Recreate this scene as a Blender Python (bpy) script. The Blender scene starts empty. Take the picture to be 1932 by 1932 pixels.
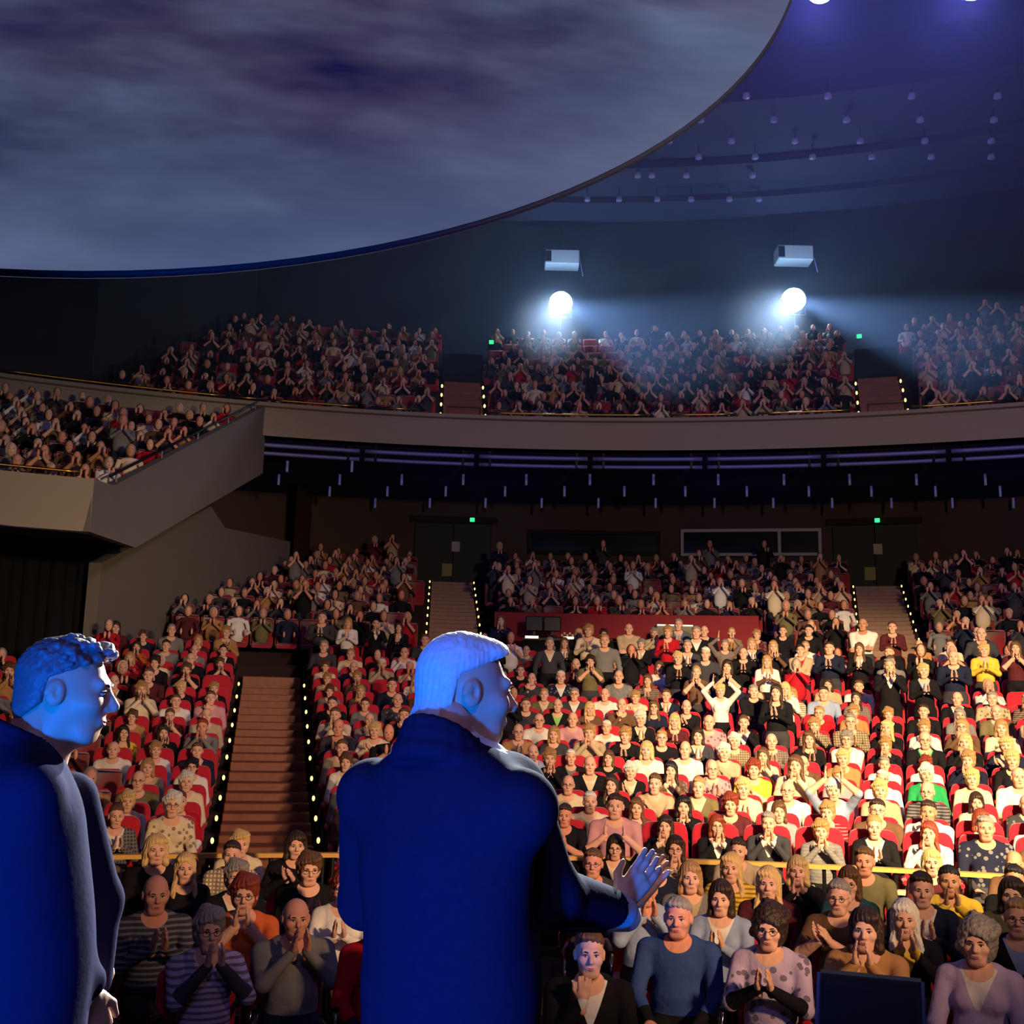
import bpy, math, random
import numpy as np
from mathutils import Matrix, Vector
random.seed(7); RNG = np.random.default_rng(7)
PI = math.pi
SC = bpy.context.scene
COL = SC.collection
# ------------------------------------------------------------------ camera
FPX = 2083.0; PITCH = 0.17935; ROLL = 0.02261; CAMZ = 2.3
cam = bpy.data.cameras.new('camera'); camo = bpy.data.objects.new('camera', cam); COL.objects.link(camo)
cam.sensor_width = 36.0; cam.lens = 36.0 * FPX / 1932.0; cam.clip_end = 300; cam.clip_start = 0.05
camo.location = (0, 0, CAMZ)
_f = Vector((0, math.cos(PITCH), math.sin(PITCH))); _u = Vector((0, -math.sin(PITCH), math.cos(PITCH))); _r = Vector((1, 0, 0))
_r2 = _r * math.cos(ROLL) + _u * math.sin(ROLL); _u2 = _u * math.cos(ROLL) - _r * math.sin(ROLL)
camo.matrix_world = Matrix.Translation((0, 0, CAMZ)) @ Matrix((_r2, _u2, -_f)).transposed().to_4x4()
SC.camera = camo
# ------------------------------------------------------------------ world, colour management, big lights
SC.view_settings.view_transform = 'Standard'; SC.view_settings.look = 'None'
SC.view_settings.exposure = 0.0; SC.view_settings.gamma = 1.0; SC.view_settings.use_curve_mapping = False
SC.cycles.sample_clamp_indirect = 4.0
SC.cycles.max_bounces = 5; SC.cycles.diffuse_bounces = 2; SC.cycles.glossy_bounces = 2; SC.cycles.volume_bounces = 0
W = bpy.data.worlds.new('hall_dark'); SC.world = W; W.use_nodes = True
W.node_tree.nodes['Background'].inputs[0].default_value = (0.03, 0.04, 0.30, 1)
W.node_tree.nodes['Background'].inputs[1].default_value = 0.012
def spot(name, loc, aim, power, col, size, blend=0.6, rad=0.15):
    l = bpy.data.lights.new(name, 'SPOT'); o = bpy.data.objects.new(name, l); COL.objects.link(o)
    l.energy = power; l.color = col; l.spot_size = math.radians(size); l.spot_blend = blend; l.shadow_soft_size = rad
    o.location = loc; o.rotation_euler = (Vector(aim) - Vector(loc)).to_track_quat('-Z', 'Y').to_euler()
    return o
WARM = (1.0, 0.70, 0.36)
spot('stage_blinder_key', (5.5, -2.5, 8.5), (6.2, 14.8, 1.7), 46000, WARM, 36, 0.8, 0.25)
spot('stage_blinder_left', (5.0, 0.0, 4.3), (-3.6, 16.0, 1.6), 5200, (1.0, 0.60, 0.32), 44, 0.9, 0.25)
spot('stage_spill', (6.5, -1.0, 7.0), (3.0, 28.0, 6.6), 5000, (1.0, 0.68, 0.53), 76, 0.8, 0.5)
spot('stage_wing_spill', (6.0, 0.0, 4.2), (-7.6, 21.0, 5.6), 3500, (1.0, 0.86, 0.64), 26, 0.9, 0.4)
spot('stage_blue_uplight', (-1.7, -1.5, 0.95), (-0.55, 2.6, 2.38), 1700, (0.0, 0.14, 1.0), 43, 0.5, 0.2)
spot('stage_violet_wash', (0.5, -1.0, 5.5), (0.8, 7.2, 0.8), 190, (0.46, 0.36, 1.0), 62, 0.8, 0.4)
# ------------------------------------------------------------------ geometry of the hall
CX, CY = 0.583, -2.131          # the seating rows are arcs about this point on stage
def pol(R, a, z):
    a = math.radians(a); return Vector((CX + R * math.sin(a), CY + R * math.cos(a), z))
def ray(x, y):
    c, s = math.cos(ROLL), math.sin(ROLL)
    X = (x - 966) * c + (y - 966) * s; Y = -(x - 966) * s + (y - 966) * c
    return _r * (X / FPX) + _f + _u * (-Y / FPX)
def at(x, y, d): return ray(x, y) * d + Vector((0, 0, CAMZ))
def atz(x, y, z):
    d = ray(x, y); return d * ((z - CAMZ) / d.z) + Vector((0, 0, CAMZ))
def px(P):
    q = Vector(P) - Vector((0, 0, CAMZ)); d = q.dot(_f)
    if d < 0.1: return (-9999, -9999)
    return 966 + FPX * q.dot(_r2) / d, 966 - FPX * q.dot(_u2) / d
def Rof(P): return math.hypot(P[0] - CX, P[1] - CY)
def Aof(P): return math.degrees(math.atan2(P[0] - CX, P[1] - CY))
# ------------------------------------------------------------------ materials
MATS = {}
def lin(c):
    return tuple((v / 255 / 12.92 if v <= 10.3 else ((v / 255 + 0.055) / 1.055) ** 2.4) for v in c)
def mat(name, rgb, rough=0.8, metal=0.0, var=0.12, scale=30.0, bump=0.0, spec=0.3, emit=None, es=0.0, sheen=0.0):
    if name in MATS: return MATS[name]
    m = bpy.data.materials.new(name); m.use_nodes = True; nt = m.node_tree; b = nt.nodes['Principled BSDF']
    c = lin(rgb)
    b.inputs['Roughness'].default_value = rough; b.inputs['Metallic'].default_value = metal
    b.inputs['Specular IOR Level'].default_value = spec
    if sheen: b.inputs['Sheen Weight'].default_value = sheen
    tc = nt.nodes.new('ShaderNodeTexCoord'); n = nt.nodes.new('ShaderNodeTexNoise')
    n.inputs['Scale'].default_value = scale; n.inputs['Detail'].default_value = 3
    nt.links.new(tc.outputs['Object'], n.inputs['Vector'])
    mx = nt.nodes.new('ShaderNodeMix'); mx.data_type = 'RGBA'
    mx.inputs[6].default_value = tuple(v * (1 - var) for v in c) + (1,); mx.inputs[7].default_value = tuple(min(1, v * (1 + var)) for v in c) + (1,)
    nt.links.new(n.outputs['Fac'], mx.inputs[0]); nt.links.new(mx.outputs[2], b.inputs['Base Color'])
    if bump:
        bp = nt.nodes.new('ShaderNodeBump'); bp.inputs['Strength'].default_value = bump; bp.inputs['Distance'].default_value = 0.01
        nt.links.new(n.outputs['Fac'], bp.inputs['Height']); nt.links.new(bp.outputs[0], b.inputs['Normal'])
    if emit:
        b.inputs['Emission Color'].default_value = lin(emit) + (1,); b.inputs['Emission Strength'].default_value = es
    MATS[name] = m; return m
# ------------------------------------------------------------------ mesh helpers
def mesh(name, v, f, slots=None, mats=(), smooth=True):
    me = bpy.data.meshes.new(name)
    v = np.asarray(v, np.float32); 
    if isinstance(f, np.ndarray):
        n, k = f.shape
        me.vertices.add(len(v)); me.vertices.foreach_set('co', v.ravel())
        me.loops.add(n * k); me.loops.foreach_set('vertex_index', f.astype(np.int32).ravel())
        me.polygons.add(n); me.polygons.foreach_set('loop_start', np.arange(0, n * k, k, dtype=np.int32))
        me.update(calc_edges=True)
    else:
        me.from_pydata(v.tolist(), [], f); me.update()
    for m in mats: me.materials.append(m)
    np_ = len(me.polygons)
    if slots is not None: me.polygons.foreach_set('material_index', np.asarray(slots, np.int32))
    if smooth: me.polygons.foreach_set('use_smooth', np.ones(np_, bool))
    me.validate(); return me
def link(name, me, parent=None, loc=None, mw=None):
    o = bpy.data.objects.new(name, me); COL.objects.link(o)
    if mw is not None: o.matrix_world = mw
    if loc is not None: o.location = loc
    if parent is not None: o.parent = parent
    return o
def tag(o, label=None, cat=None, group=None, kind=None):
    if label: o['label'] = label
    if cat: o['category'] = cat
    if group: o['group'] = group
    if kind: o['kind'] = kind
    return o
def empty(name, loc, rz=0.0, s=(1, 1, 1)):
    o = bpy.data.objects.new(name, None); COL.objects.link(o); o.location = loc; o.rotation_euler = (0, 0, rz); o.scale = s
    o.empty_display_size = 0.1; return o
class MB:
    def __init__(s): s.v = []; s.f = []; s.m = []
    def add(s, v, f, m=0):
        n = len(s.v); s.v += [tuple(p) for p in v]; s.f += [tuple(i + n for i in q) for q in f]; s.m += [m] * len(f); return s
    def box(s, c, h, m=0, rot=None, taper=1.0):
        vs = []
        for z in (-1, 1):
            k = taper if z > 0 else 1
            for y in (-1, 1):
                for x in (-1, 1):
                    p = Vector((x * h[0] * k, y * h[1] * k, z * h[2]))
                    if rot is not None: p = rot @ p
                    vs.append(p + Vector(c))
        return s.add(vs, [(0, 2, 3, 1), (4, 5, 7, 6), (0, 1, 5, 4), (2, 6, 7, 3), (0, 4, 6, 2), (1, 3, 7, 5)], m)
    def rbox(s, c, h, r=0.02, m=0, rot=None):      # box with chamfered edges
        hx, hy, hz = h; r = min(r, hx * .95, hy * .95, hz * .95); vs = []; ix = {}
        def V(sx, sy, sz, ax):
            k = (sx, sy, sz, ax)
            if k not in ix:
                p = Vector((sx * (hx - (r if ax != 0 else 0)), sy * (hy - (r if ax != 1 else 0)), sz * (hz - (r if ax != 2 else 0))))
                if rot is not None: p = rot @ p
                ix[k] = len(vs); vs.append(p + Vector(c))
            return ix[k]
        fs = []
        for ax in range(3):
            for sg in (-1, 1):
                o = [a for a in range(3) if a != ax]; q = []
                for a, b in ((-1, -1), (1, -1), (1, 1), (-1, 1)):
                    t = [0, 0, 0]; t[ax] = sg; t[o[0]] = a; t[o[1]] = b; q.append(V(*t, ax))
                fs.append(q if (sg > 0) == (ax != 1) else q[::-1])
        for ax in range(3):
            o = [a for a in range(3) if a != ax]
            for a in (-1, 1):
                for b in (-1, 1):
                    def T(sg): 
                        t = [0, 0, 0]; t[ax] = sg; t[o[0]] = a; t[o[1]] = b; return t
                    q = [V(*T(-1), o[0]), V(*T(1), o[0]), V(*T(1), o[1]), V(*T(-1), o[1])]
                    fs.append(q)
        for sx in (-1, 1):
            for sy in (-1, 1):
                for sz in (-1, 1): fs.append([V(sx, sy, sz, a) for a in range(3)])
        return s.add(vs, fs, m)
    def tube(s, pts, r, n=8, m=0, cap=True):
        pts = [Vector(p) for p in pts]; rs = r if isinstance(r, (list, tuple)) else [r] * len(pts); vs = []
        for i, p in enumerate(pts):
            t = (pts[min(i + 1, len(pts) - 1)] - pts[max(i - 1, 0)]).normalized()
            a = Vector((0, 0, 1)) if abs(t.z) < .9 else Vector((1, 0, 0))
            u = t.cross(a).normalized(); w = t.cross(u)
            vs += [p + (u * math.cos(2 * PI * k / n) + w * math.sin(2 * PI * k / n)) * rs[i] for k in range(n)]
        fs = [(i * n + k, i * n + (k + 1) % n, (i + 1) * n + (k + 1) % n, (i + 1) * n + k) for i in range(len(pts) - 1) for k in range(n)]
        if cap: fs += [tuple(range(n))[::-1], tuple((len(pts) - 1) * n + k for k in range(n))]
        return s.add(vs, fs, m)
    def ball(s, c, r, n=10, k=6, m=0, zc=None):
        r = (r, r, r) if not isinstance(r, (tuple, list)) else r; vs = []
        for j in range(k + 1):
            t = PI * j / k
            for i in range(n):
                a = 2 * PI * i / n
                vs.append(Vector((r[0] * math.sin(t) * math.cos(a), r[1] * math.sin(t) * math.sin(a), r[2] * math.cos(t))) + Vector(c))
        fs = [(j * n + i, (j + 1) * n + i, (j + 1) * n + (i + 1) % n, j * n + (i + 1) % n) for j in range(k) for i in range(n)]
        return s.add(vs, fs, m)
    def sheet(s, prof, a0, a1, n, m=0, close=False):  # revolve a (R,z) polyline about the hall axis
        vs = [pol(R, a0 + (a1 - a0) * i / n, z) for i in range(n + 1) for R, z in prof]; k = len(prof)
        fs = [(i * k + j, i * k + j + 1, (i + 1) * k + j + 1, (i + 1) * k + j) for i in range(n) for j in range(k - 1)]
        if close:
            fs += [(i * k + k - 1, i * k, (i + 1) * k, (i + 1) * k + k - 1) for i in range(n)]
            fs += [tuple(range(k)), tuple(n * k + j for j in range(k))[::-1]]
        return s.add(vs, fs, m)
    def prism(s, poly, off, m=0):     # extrude polygon (list of 3-D points) by off
        n = len(poly); a = [Vector(p) for p in poly]; b = [p + Vector(off) for p in a]
        return s.add(a + b, [tuple(range(n)), tuple(range(2 * n - 1, n - 1, -1))] + [(i, i + n, (i + 1) % n + n, (i + 1) % n) for i in range(n)], m)
    def obj(s, name, mats, parent=None, smooth=False, loc=None):
        me = mesh(name, s.v, s.f, s.m, mats if isinstance(mats, (list, tuple)) else [mats], smooth)
        return link(name, me, parent, loc)
    def me(s, name, mats, smooth=False):
        return mesh(name, s.v, s.f, s.m, mats if isinstance(mats, (list, tuple)) else [mats], smooth)
def struct(o, label, cat=None):
    return tag(o, label, cat, kind='structure')
ORD = 'zeroth first second third fourth fifth sixth seventh eighth ninth tenth eleventh twelfth thirteenth fourteenth fifteenth sixteenth seventeenth eighteenth nineteenth twentieth'.split()
def ordw(n):
    if n <= 20: return ORD[n]
    return {2: 'twenty-', 3: 'thirty-'}[n // 10] + ORD[n % 10] if n % 10 else {3: 'thirtieth', 4: 'fortieth'}[n // 10]
# ------------------------------------------------------------------ smooth bodies from distance fields
def cap(a, b, ra, rb=None, slot=0, k=0.03):
    return ('c', np.array(a, float), np.array(b, float), ra, ra if rb is None else rb, slot, k)
def ell(c, r, slot=0, k=0.03, rot=None):
    return ('e', np.array(c, float), np.array(r, float), rot, None, slot, k)
def pd(p, P):
    if p[0] == 'c':
        a, b = p[1], p[2]; ba = b - a; L = max(ba @ ba, 1e-9)
        t = np.clip((P - a) @ ba / L, 0, 1); return np.linalg.norm(P - a - t[..., None] * ba, axis=-1) - (p[3] + (p[4] - p[3]) * t)
    Q = P - p[1]
    if p[3] is not None: Q = Q @ p[3]
    k0 = np.linalg.norm(Q / p[2], axis=-1); k1 = np.linalg.norm(Q / p[2] ** 2, axis=-1) + 1e-9
    return k0 * (k0 - 1) / k1
def pbb(p):
    if p[0] == 'c':
        r = max(p[3], p[4]); return np.minimum(p[1], p[2]) - r, np.maximum(p[1], p[2]) + r
    r = np.full(3, p[2].max()) if p[3] is not None else p[2]
    return p[1] - r, p[1] + r
def nets(prims, h, cut=None, warp=None, zmin=None, taper=0.0):
    bb = [pbb(p) for p in prims]; lo = np.min([b[0] for b in bb], 0) - 2.5 * h; hi = np.max([b[1] for b in bb], 0) + 2.5 * h
    if zmin is not None: lo[2] = max(lo[2], zmin)
    n = np.ceil((hi - lo) / h).astype(int) + 1
    V = np.full(n, 0.5, np.float64); M = np.full(n, 9.0); L = np.zeros(n, np.int8)
    for p, (b0, b1) in zip(prims, bb):
        mg = p[6] + 2.5 * h
        i0 = np.clip(np.floor((b0 - mg - lo) / h).astype(int), 0, n - 1); i1 = np.clip(np.ceil((b1 + mg - lo) / h).astype(int) + 1, 1, n)
        sl = tuple(slice(a, b) for a, b in zip(i0, i1))
        g = np.stack(np.meshgrid(*[lo[q] + h * np.arange(i0[q], i1[q]) for q in range(3)], indexing='ij'), -1)
        d = pd(p, g); v = V[sl]; k = max(p[6], 1e-4)
        if p[5] >= 0:
            hh = np.clip(0.5 + 0.5 * (v - d) / k, 0, 1); V[sl] = v * (1 - hh) + d * hh - k * hh * (1 - hh)
            mm = d < M[sl]; M[sl] = np.where(mm, d, M[sl]); L[sl] = np.where(mm, p[5], L[sl])
        else:
            V[sl] = np.maximum(v, -d)
    if cut is not None or warp is not None:
        g = np.stack(np.meshgrid(*[lo[q] + h * np.arange(n[q]) for q in range(3)], indexing='ij'), -1)
        if warp is not None: V = V + warp(g)
        if cut is not None:
            cc = cut(g); V = np.maximum(V + taper * np.exp(np.clip(cc, -1, 0) * 55), cc)
    V[0] = V[-1] = 0.5; V[:, 0] = V[:, -1] = 0.5; V[:, :, 0] = V[:, :, -1] = 0.5
    S = V < 0
    cn = [(a, b, c) for a in (0, 1) for b in (0, 1) for c in (0, 1)]
    cnt = sum(S[a:n[0] - 1 + a, b:n[1] - 1 + b, c:n[2] - 1 + c].astype(np.int8) for a, b, c in cn)
    act = np.argwhere((cnt > 0) & (cnt < 8)); idx = np.full(n - 1, -1, np.int64); idx[tuple(act.T)] = np.arange(len(act))
    acc = np.zeros((len(act), 3)); num = np.zeros(len(act))
    for a in cn:
        for ax in range(3):
            if a[ax]: continue
            b = list(a); b[ax] = 1
            ia = act + a; ib = act + b; va = V[tuple(ia.T)]; vb = V[tuple(ib.T)]; m = (va < 0) != (vb < 0)
            t = np.where(m, va / np.where(m, va - vb, 1), 0); q = ia.astype(float); q[:, ax] += t
            acc += np.where(m[:, None], q, 0); num += m
    vt = acc / num[:, None]; ri = np.clip(np.rint(vt).astype(int), 0, n - 1); vl = L[tuple(ri.T)]
    F = []
    for ax in range(3):
        o = [q for q in range(3) if q != ax]
        sa = [slice(1, -1)] * 3; sb = [slice(1, -1)] * 3; sa[ax] = slice(0, -1); sb[ax] = slice(1, None)
        d = S[tuple(sa)] != S[tuple(sb)]; e = np.argwhere(d)
        if not len(e): continue
        e[:, o[0]] += 1; e[:, o[1]] += 1
        s0 = S[tuple(e.T)]
        def id_(du, dv):
            q = e.copy(); q[:, o[0]] += du; q[:, o[1]] += dv; return idx[tuple(q.T)]
        q = np.stack([id_(-1, -1), id_(0, -1), id_(0, 0), id_(-1, 0)], 1)
        flip = s0 if ax != 1 else ~s0
        F.append(np.where(flip[:, None], q, q[:, ::-1]))
    F = np.concatenate(F); F = F[(F >= 0).all(1)]
    return lo + h * vt, F, vl[F[:, 0]]
class Part:
    def __init__(s): s.v = []; s.f = []; s.m = []; s.n = 0
    def add(s, v, f, m, M=None, flip=False):
        v = np.asarray(v, float)
        if M is not None: v = v @ np.array(M.to_3x3()).T + np.array(M.translation)
        if flip: f = f[:, ::-1]
        s.v.append(v); s.f.append(f + s.n); s.m.append(np.broadcast_to(m, len(f))); s.n += len(v); return s
    def out(s): return np.concatenate(s.v), np.concatenate(s.f), np.concatenate(s.m)
def mbq(mb):        # MB quads -> arrays
    f = np.array([q if len(q) == 4 else (tuple(q) + (q[-1],) * (4 - len(q))) for q in mb.f]); return np.array([list(p) for p in mb.v]), f, np.array(mb.m)
# primitive labels: 0 skin 1 top 2 forearm 3 inner shirt 4 trousers 5 eye white 6 iris/brow 7 lips 8 shoes
def head_prims(fem=False, old=False):
    j = 0.92 if fem else 1.0
    P = [ell((0, -.018, .036), (.076, .096, .09), 0), ell((0, .022, -.035), (.062 * j, .072, .085), 0, .04), cap((-.025 * j, .055, -.095), (.025 * j, .055, -.095), .022, slot=0, k=.03),
         cap((0, .088, .012), (0, .109, -.024), .008, .0135, 0, .012), cap((-.012, .094, -.03), (.012, .094, -.03), .008, slot=0, k=.01),
         cap((-.04, .079, .026), (.04, .079, .026), .010, slot=0, k=.02),
         ell((.043, .06, -.022), (.024, .026, .022), 0, .025), ell((-.043, .06, -.022), (.024, .026, .022), 0, .025),
         cap((-.016, .083, -.062), (.016, .083, -.062), .0095, slot=0, k=.012),
         cap((0, -.02, -.06), (0, -.035, -.19), .053 if not fem else .046, .058 if not fem else .05, 0, .03)]
    for s in (-1, 1):
        P += [ell((s * .079, -.012, -.004), (.010, .022, .032), 0, .008), cap((s * .083, -.02, .015), (s * .085, -.028, -.005), .007, slot=0, k=.006),
              ell((s * .0885, -.006, -.002), (.006, .0075, .013), -1, .0), ell((s * .031, .096, .004), (.017, .016, .011), -1, .0)]
    return P
def head_mesh(h, fem=False, eyes=True, lean=False):
    p = Part(); v, f, m = nets(head_prims(fem), h); p.add(v, f, m)
    if eyes:
        mb = MB()
        for s in (-1, 1):
            mb.ball((s * .031, .0785, .003), (.0125, .0108, .0068), 10, 6, 5); mb.ball((s * .0305, .0855, .003), (.0062, .0045, .0058), 8, 6, 6)
            mb.tube([(s * .018, .0885, .0085), (s * .031, .0905, .0105), (s * .045, .083, .0075)], [.0022, .0028, .0020], 6, 6, False)
            mb.tube([(s * .014, .0935, .0215), (s * .031, .0925, .0262), (s * .049, .0775, .0215)], [.0032, .0038, .0020], 6, 6, False)
        mb.tube([(-.028, .0820, -.0535), (-.014, .0925, -.0592), (0, .0948, -.0602), (.014, .0925, -.0592), (.028, .0820, -.0535)], [.0016, .0030, .0034, .0030, .0016], 6, 7, False)
        mb.tube([(-.025, .0830, -.0570), (-.012, .0915, -.0668), (0, .0932, -.0690), (.012, .0915, -.0668), (.025, .0830, -.0570)], [.0016, .0034, .0040, .0034, .0016], 6, 7, False)
        if fem: mb.ball((0, .0900, -.0632), (.017, .0055, .0036), 8, 5, 5)
        p.add(*mbq(mb))
    return p.out()
def hand_prims(curl=0.15):
    P = [cap((-.02, .03, 0), (-.024, .078, 0), .014, slot=0, k=.012), cap((0, .02, 0), (0, .085, 0), .015, slot=0, k=.012), cap((.02, .03, 0), (.024, .08, 0), .014, slot=0, k=.012),
         cap((0, -.045, 0), (0, .02, 0), .024, .022, 0, .02)]
    for x, l in ((.029, .066), (.0105, .077), (-.0095, .072), (-.0285, .055)):
        a = np.array((x, .085, 0.0)); d1 = np.array((x * .8, math.cos(curl), math.sin(curl))); d1 /= np.linalg.norm(d1); d2 = np.array((x * .5, math.cos(curl * 3), math.sin(curl * 3))); d2 /= np.linalg.norm(d2)
        b = a + d1 * l * .52; c = b + d2 * l * .5; P += [cap(a, b, .0092, .0085, 0, .004), cap(b, c, .0085, .0072, 0, .004)]
    P += [cap((.026, .02, .004), (.052, .052, .012), .0135, .0105, 0, .01), cap((.052, .052, .012), (.058, .084, .014), .0105, .0085, 0, .005)]
    return P
HANDS = {}
def hand(h, curl):
    if (h, curl) not in HANDS: HANDS[(h, curl)] = nets(hand_prims(curl), h)
    return HANDS[(h, curl)]
def frame(o, y, z):
    y = Vector(y).normalized(); z = Vector(z); z = (z - y * z.dot(y)).normalized(); x = y.cross(z)
    M = Matrix((x, y, z)).transposed().to_4x4(); M.translation = Vector(o); return M
def add_hand(p, h, wrist, fdir, pnorm, right, curl=.15, slot=0, k=1.0):
    v, f, m = hand(h, curl)
    M = frame(wrist, fdir, pnorm) @ Matrix.Scale(k, 4)
    if not right: p.add(v * np.array((-1, 1, 1)), f, slot, M, True)
    else: p.add(v, f, slot, M)
def ik(s, w, l1, l2, hint):
    s, w, hint = Vector(s), Vector(w), Vector(hint); d = w - s; D = min(d.length, (l1 + l2) * .995); u = d.normalized()
    a = (l1 * l1 - l2 * l2 + D * D) / (2 * D); hgt = math.sqrt(max(0, l1 * l1 - a * a))
    n = (hint - u * hint.dot(u)).normalized(); return s + u * a + n * hgt, s + u * D
POSES = {  # seated?, right wrist, left wrist, finger dir, palm in?, curl, head pitch, lean
    'clap':  (1, (.035, .29, .90), (-.035, .29, .90), (0, .62, .78), 'in', .10, -.04),
    'high':  (1, (.04, .23, 1.03), (-.04, .23, 1.03), (0, .45, .89), 'in', .12, .0),
    'side':  (1, (.10, .28, .93), (.03, .27, .91), (.35, .6, .7), 'in', .12, -.02),
    'lap':   (1, (.13, .30, .615), (-.13, .31, .615), (-.15, .95, -.2), 'down', .35, .02),
    'fold':  (1, (-.05, .23, .74), (.07, .25, .70), (-.9, .4, .05), 'fold', .3, .03),
    'chin':  (1, (.05, .20, .99), (-.12, .30, .615), (-.1, -.1, .98), 'chin', .6, .06),
    'raise': (1, (.10, .20, 1.33), (-.10, .20, 1.33), (0, .2, .97), 'in', .10, -.1),
    'Tclap': (0, (.035, .30, .86), (-.035, .30, .86), (0, .62, .78), 'in', .10, .05),
    'Thigh': (0, (.05, .25, 1.00), (-.05, .25, 1.00), (0, .4, .9), 'in', .10, .0),
    'Tdown': (0, (.26, .06, .47), (-.26, .06, .47), (0, .15, -.98), 'side', .4, .0),
    'Tfold': (0, (-.05, .23, .72), (.07, .25, .68), (-.9, .4, .05), 'fold', .3, .0),
    'Traise': (0, (.16, .16, 1.34), (-.16, .16, 1.34), (0, .1, .98), 'in', .1, -.1)}
HEADM = {}
def body(pose, hb, hh, hd, fem=False, hyaw=0.0):
    sit, wr, wl, fd, pn, curl, hp = POSES[pose]; dz = 0.0 if sit else 0.41
    o = np.array((0, 0, dz)); A = lambda x, y, z: np.array((x, y, z)) + o
    sw = .148 if fem else .165
    P = [ell(A(0, .0, .56), (.175, .145, .13), 4), ell(A(0, .015, .70), (.158, .125, .16), 1, .05), ell(A(0, -.015, .89), (.178, .118, .165), 1, .05),
         cap(A(-sw, -.03, .985), A(sw, -.03, .985), .07, slot=1, k=.05), cap(A(-.07, -.035, 1.03), A(.07, -.035, 1.03), .055, slot=1, k=.05),
         cap(A(0, -.03, 1.02), A(0, -.012, 1.12), .054, .05, 0, .015)]
    if fem: P += [ell(A(.075, .08, .88), (.065, .05, .06), 1, .04), ell(A(-.075, .08, .88), (.065, .05, .06), 1, .04)]
    if sit:
        for s in (-1, 1):
            P += [cap((s * .095, .0, .53), (s * .125, .43, .53), .09, .068, 4), cap((s * .125, .43, .53), (s * .13, .40, .12), .062, .045, 4), cap((s * .13, .38, .05), (s * .14, .55, .04), .045, .038, 8, .02)]
    else:
        for s in (-1, 1):
            P += [cap((s * .095, .0, .93), (s * .11, .02, .50), .095, .065, 4), cap((s * .11, .02, .50), (s * .12, -.02, .10), .06, .042, 4), cap((s * .12, -.03, .045), (s * .13, .14, .035), .045, .036, 8, .02)]
    arms = []
    for s, w in ((1, wr), (-1, wl)):
        sh = A(s * (sw + .028), -.025, .985); e, w2 = ik(sh, A(*w), .285, .25, (s * .75, -.25, -.75))
        P += [cap(sh, np.array(e), .06, .05, 1, .03), cap(np.array(e), np.array(w2), .048, .032, 2, .02)]
        arms.append((s, w2))
    v, f, m = nets(P, hb)
    D = {q: np.min([pd(p_, v) for p_ in P if p_[5] == q], 0) for q in (0, 1, 2, 4)}
    c = v - o; x, y, z = c.T
    vn = np.max([np.abs(x) - (.010 + .42 * np.clip(z - .84, 0, 1)), .842 - z, .02 - y], 0)
    sl = D[2] - np.min([D[1], D[4], D[0] + .02], 0)
    nk = np.minimum(np.sqrt(x ** 2 + (y - .05) ** 2 + ((z - 1.075) / 1.05) ** 2) - .088, np.where(z > 1.02, D[0] - D[1] - .004, 1))
    tr = D[4] - D[1]
    at4 = np.stack([vn, sl, nk, tr], 1)
    p = Part().add(v, f, np.where(m == 8, 8, 0)); nb = len(v)
    for s, w in arms:
        if pn == 'in': n = (-s, .0, .0)
        elif pn == 'down': n = (0, -.2, -1)
        elif pn == 'side': n = (-s, 0, 0)
        elif pn == 'fold': n = (0, -1, 0)
        else: n = (0, -1, 0) if s > 0 else (0, -.2, -1)
        d = Vector(fd)
        if pn == 'fold' and s < 0: d.x = -d.x
        if pn == 'chin' and s < 0: d = Vector((0, .95, -.2))
        if pn == 'down': d.x *= s
        add_hand(p, hh, w, d, n, s > 0, curl, 1, k=1.0 if not fem else .93)
    H = Matrix.Translation(Vector(A(0, .012, 1.19))) @ Matrix.Rotation(hyaw, 4, 'Z') @ Matrix.Rotation(hp, 4, 'X')
    v, f, m = head_mesh(hd, fem); p.add(v, f, np.where(m == 0, 1, m), H)
    out = p.out(); A4 = np.ones((len(out[0]), 4)); A4[:nb] = at4
    return out, H, A4
# hair, in head coordinates
def side_line(y, z, z0=.030, yb=-.032):       # > 0 : skin around the ear and temple, hair above and behind it
    return np.where(y > yb, (z0 + .45 * (y - yb) - z) * .9, (z0 + (y - yb) * 5 - z) * .2)
def hair_cut(style):
    def c(g):
        x, y, z = g[..., 0], g[..., 1], g[..., 2]
        part = .014 * np.sin((x - .03) * 26); z = z + .0035 * np.sin(x * 210 + y * 60) + .003 * np.sin(x * 97 - y * 130)
        def arch(rx, top):       # > 0 inside the face opening
            zz = np.where(z > -.02, (z + .02) / (top + .02 + part), (z + .02) / .30)
            return (1 - np.sqrt((x / rx) ** 2 + (np.clip(.09 - y, 0, 1) / .062) ** 2 + zz ** 2)) * .06
        ear = side_line(y, z)
        if style == 's': return np.max([arch(.075, .074), ear, -.088 - z, (y - .088)], 0)
        if style == 't': return np.max([y - .0, ear, -.085 - z, z - .052 - np.clip(-y - .05, 0, 1) * .3], 0)
        if style == 'f': return np.max([arch(.070, .066), np.minimum(y - .012, -.012 - z), -.105 - z], 0)
        if style == 'u': return np.max([arch(.074, .072), ear, -.095 - z], 0)
        if style == 'c': return np.max([arch(.068, .068), -.20 - z], 0)
        return np.max([arch(.066, .073), (y - .092)], 0)
    return c
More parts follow.
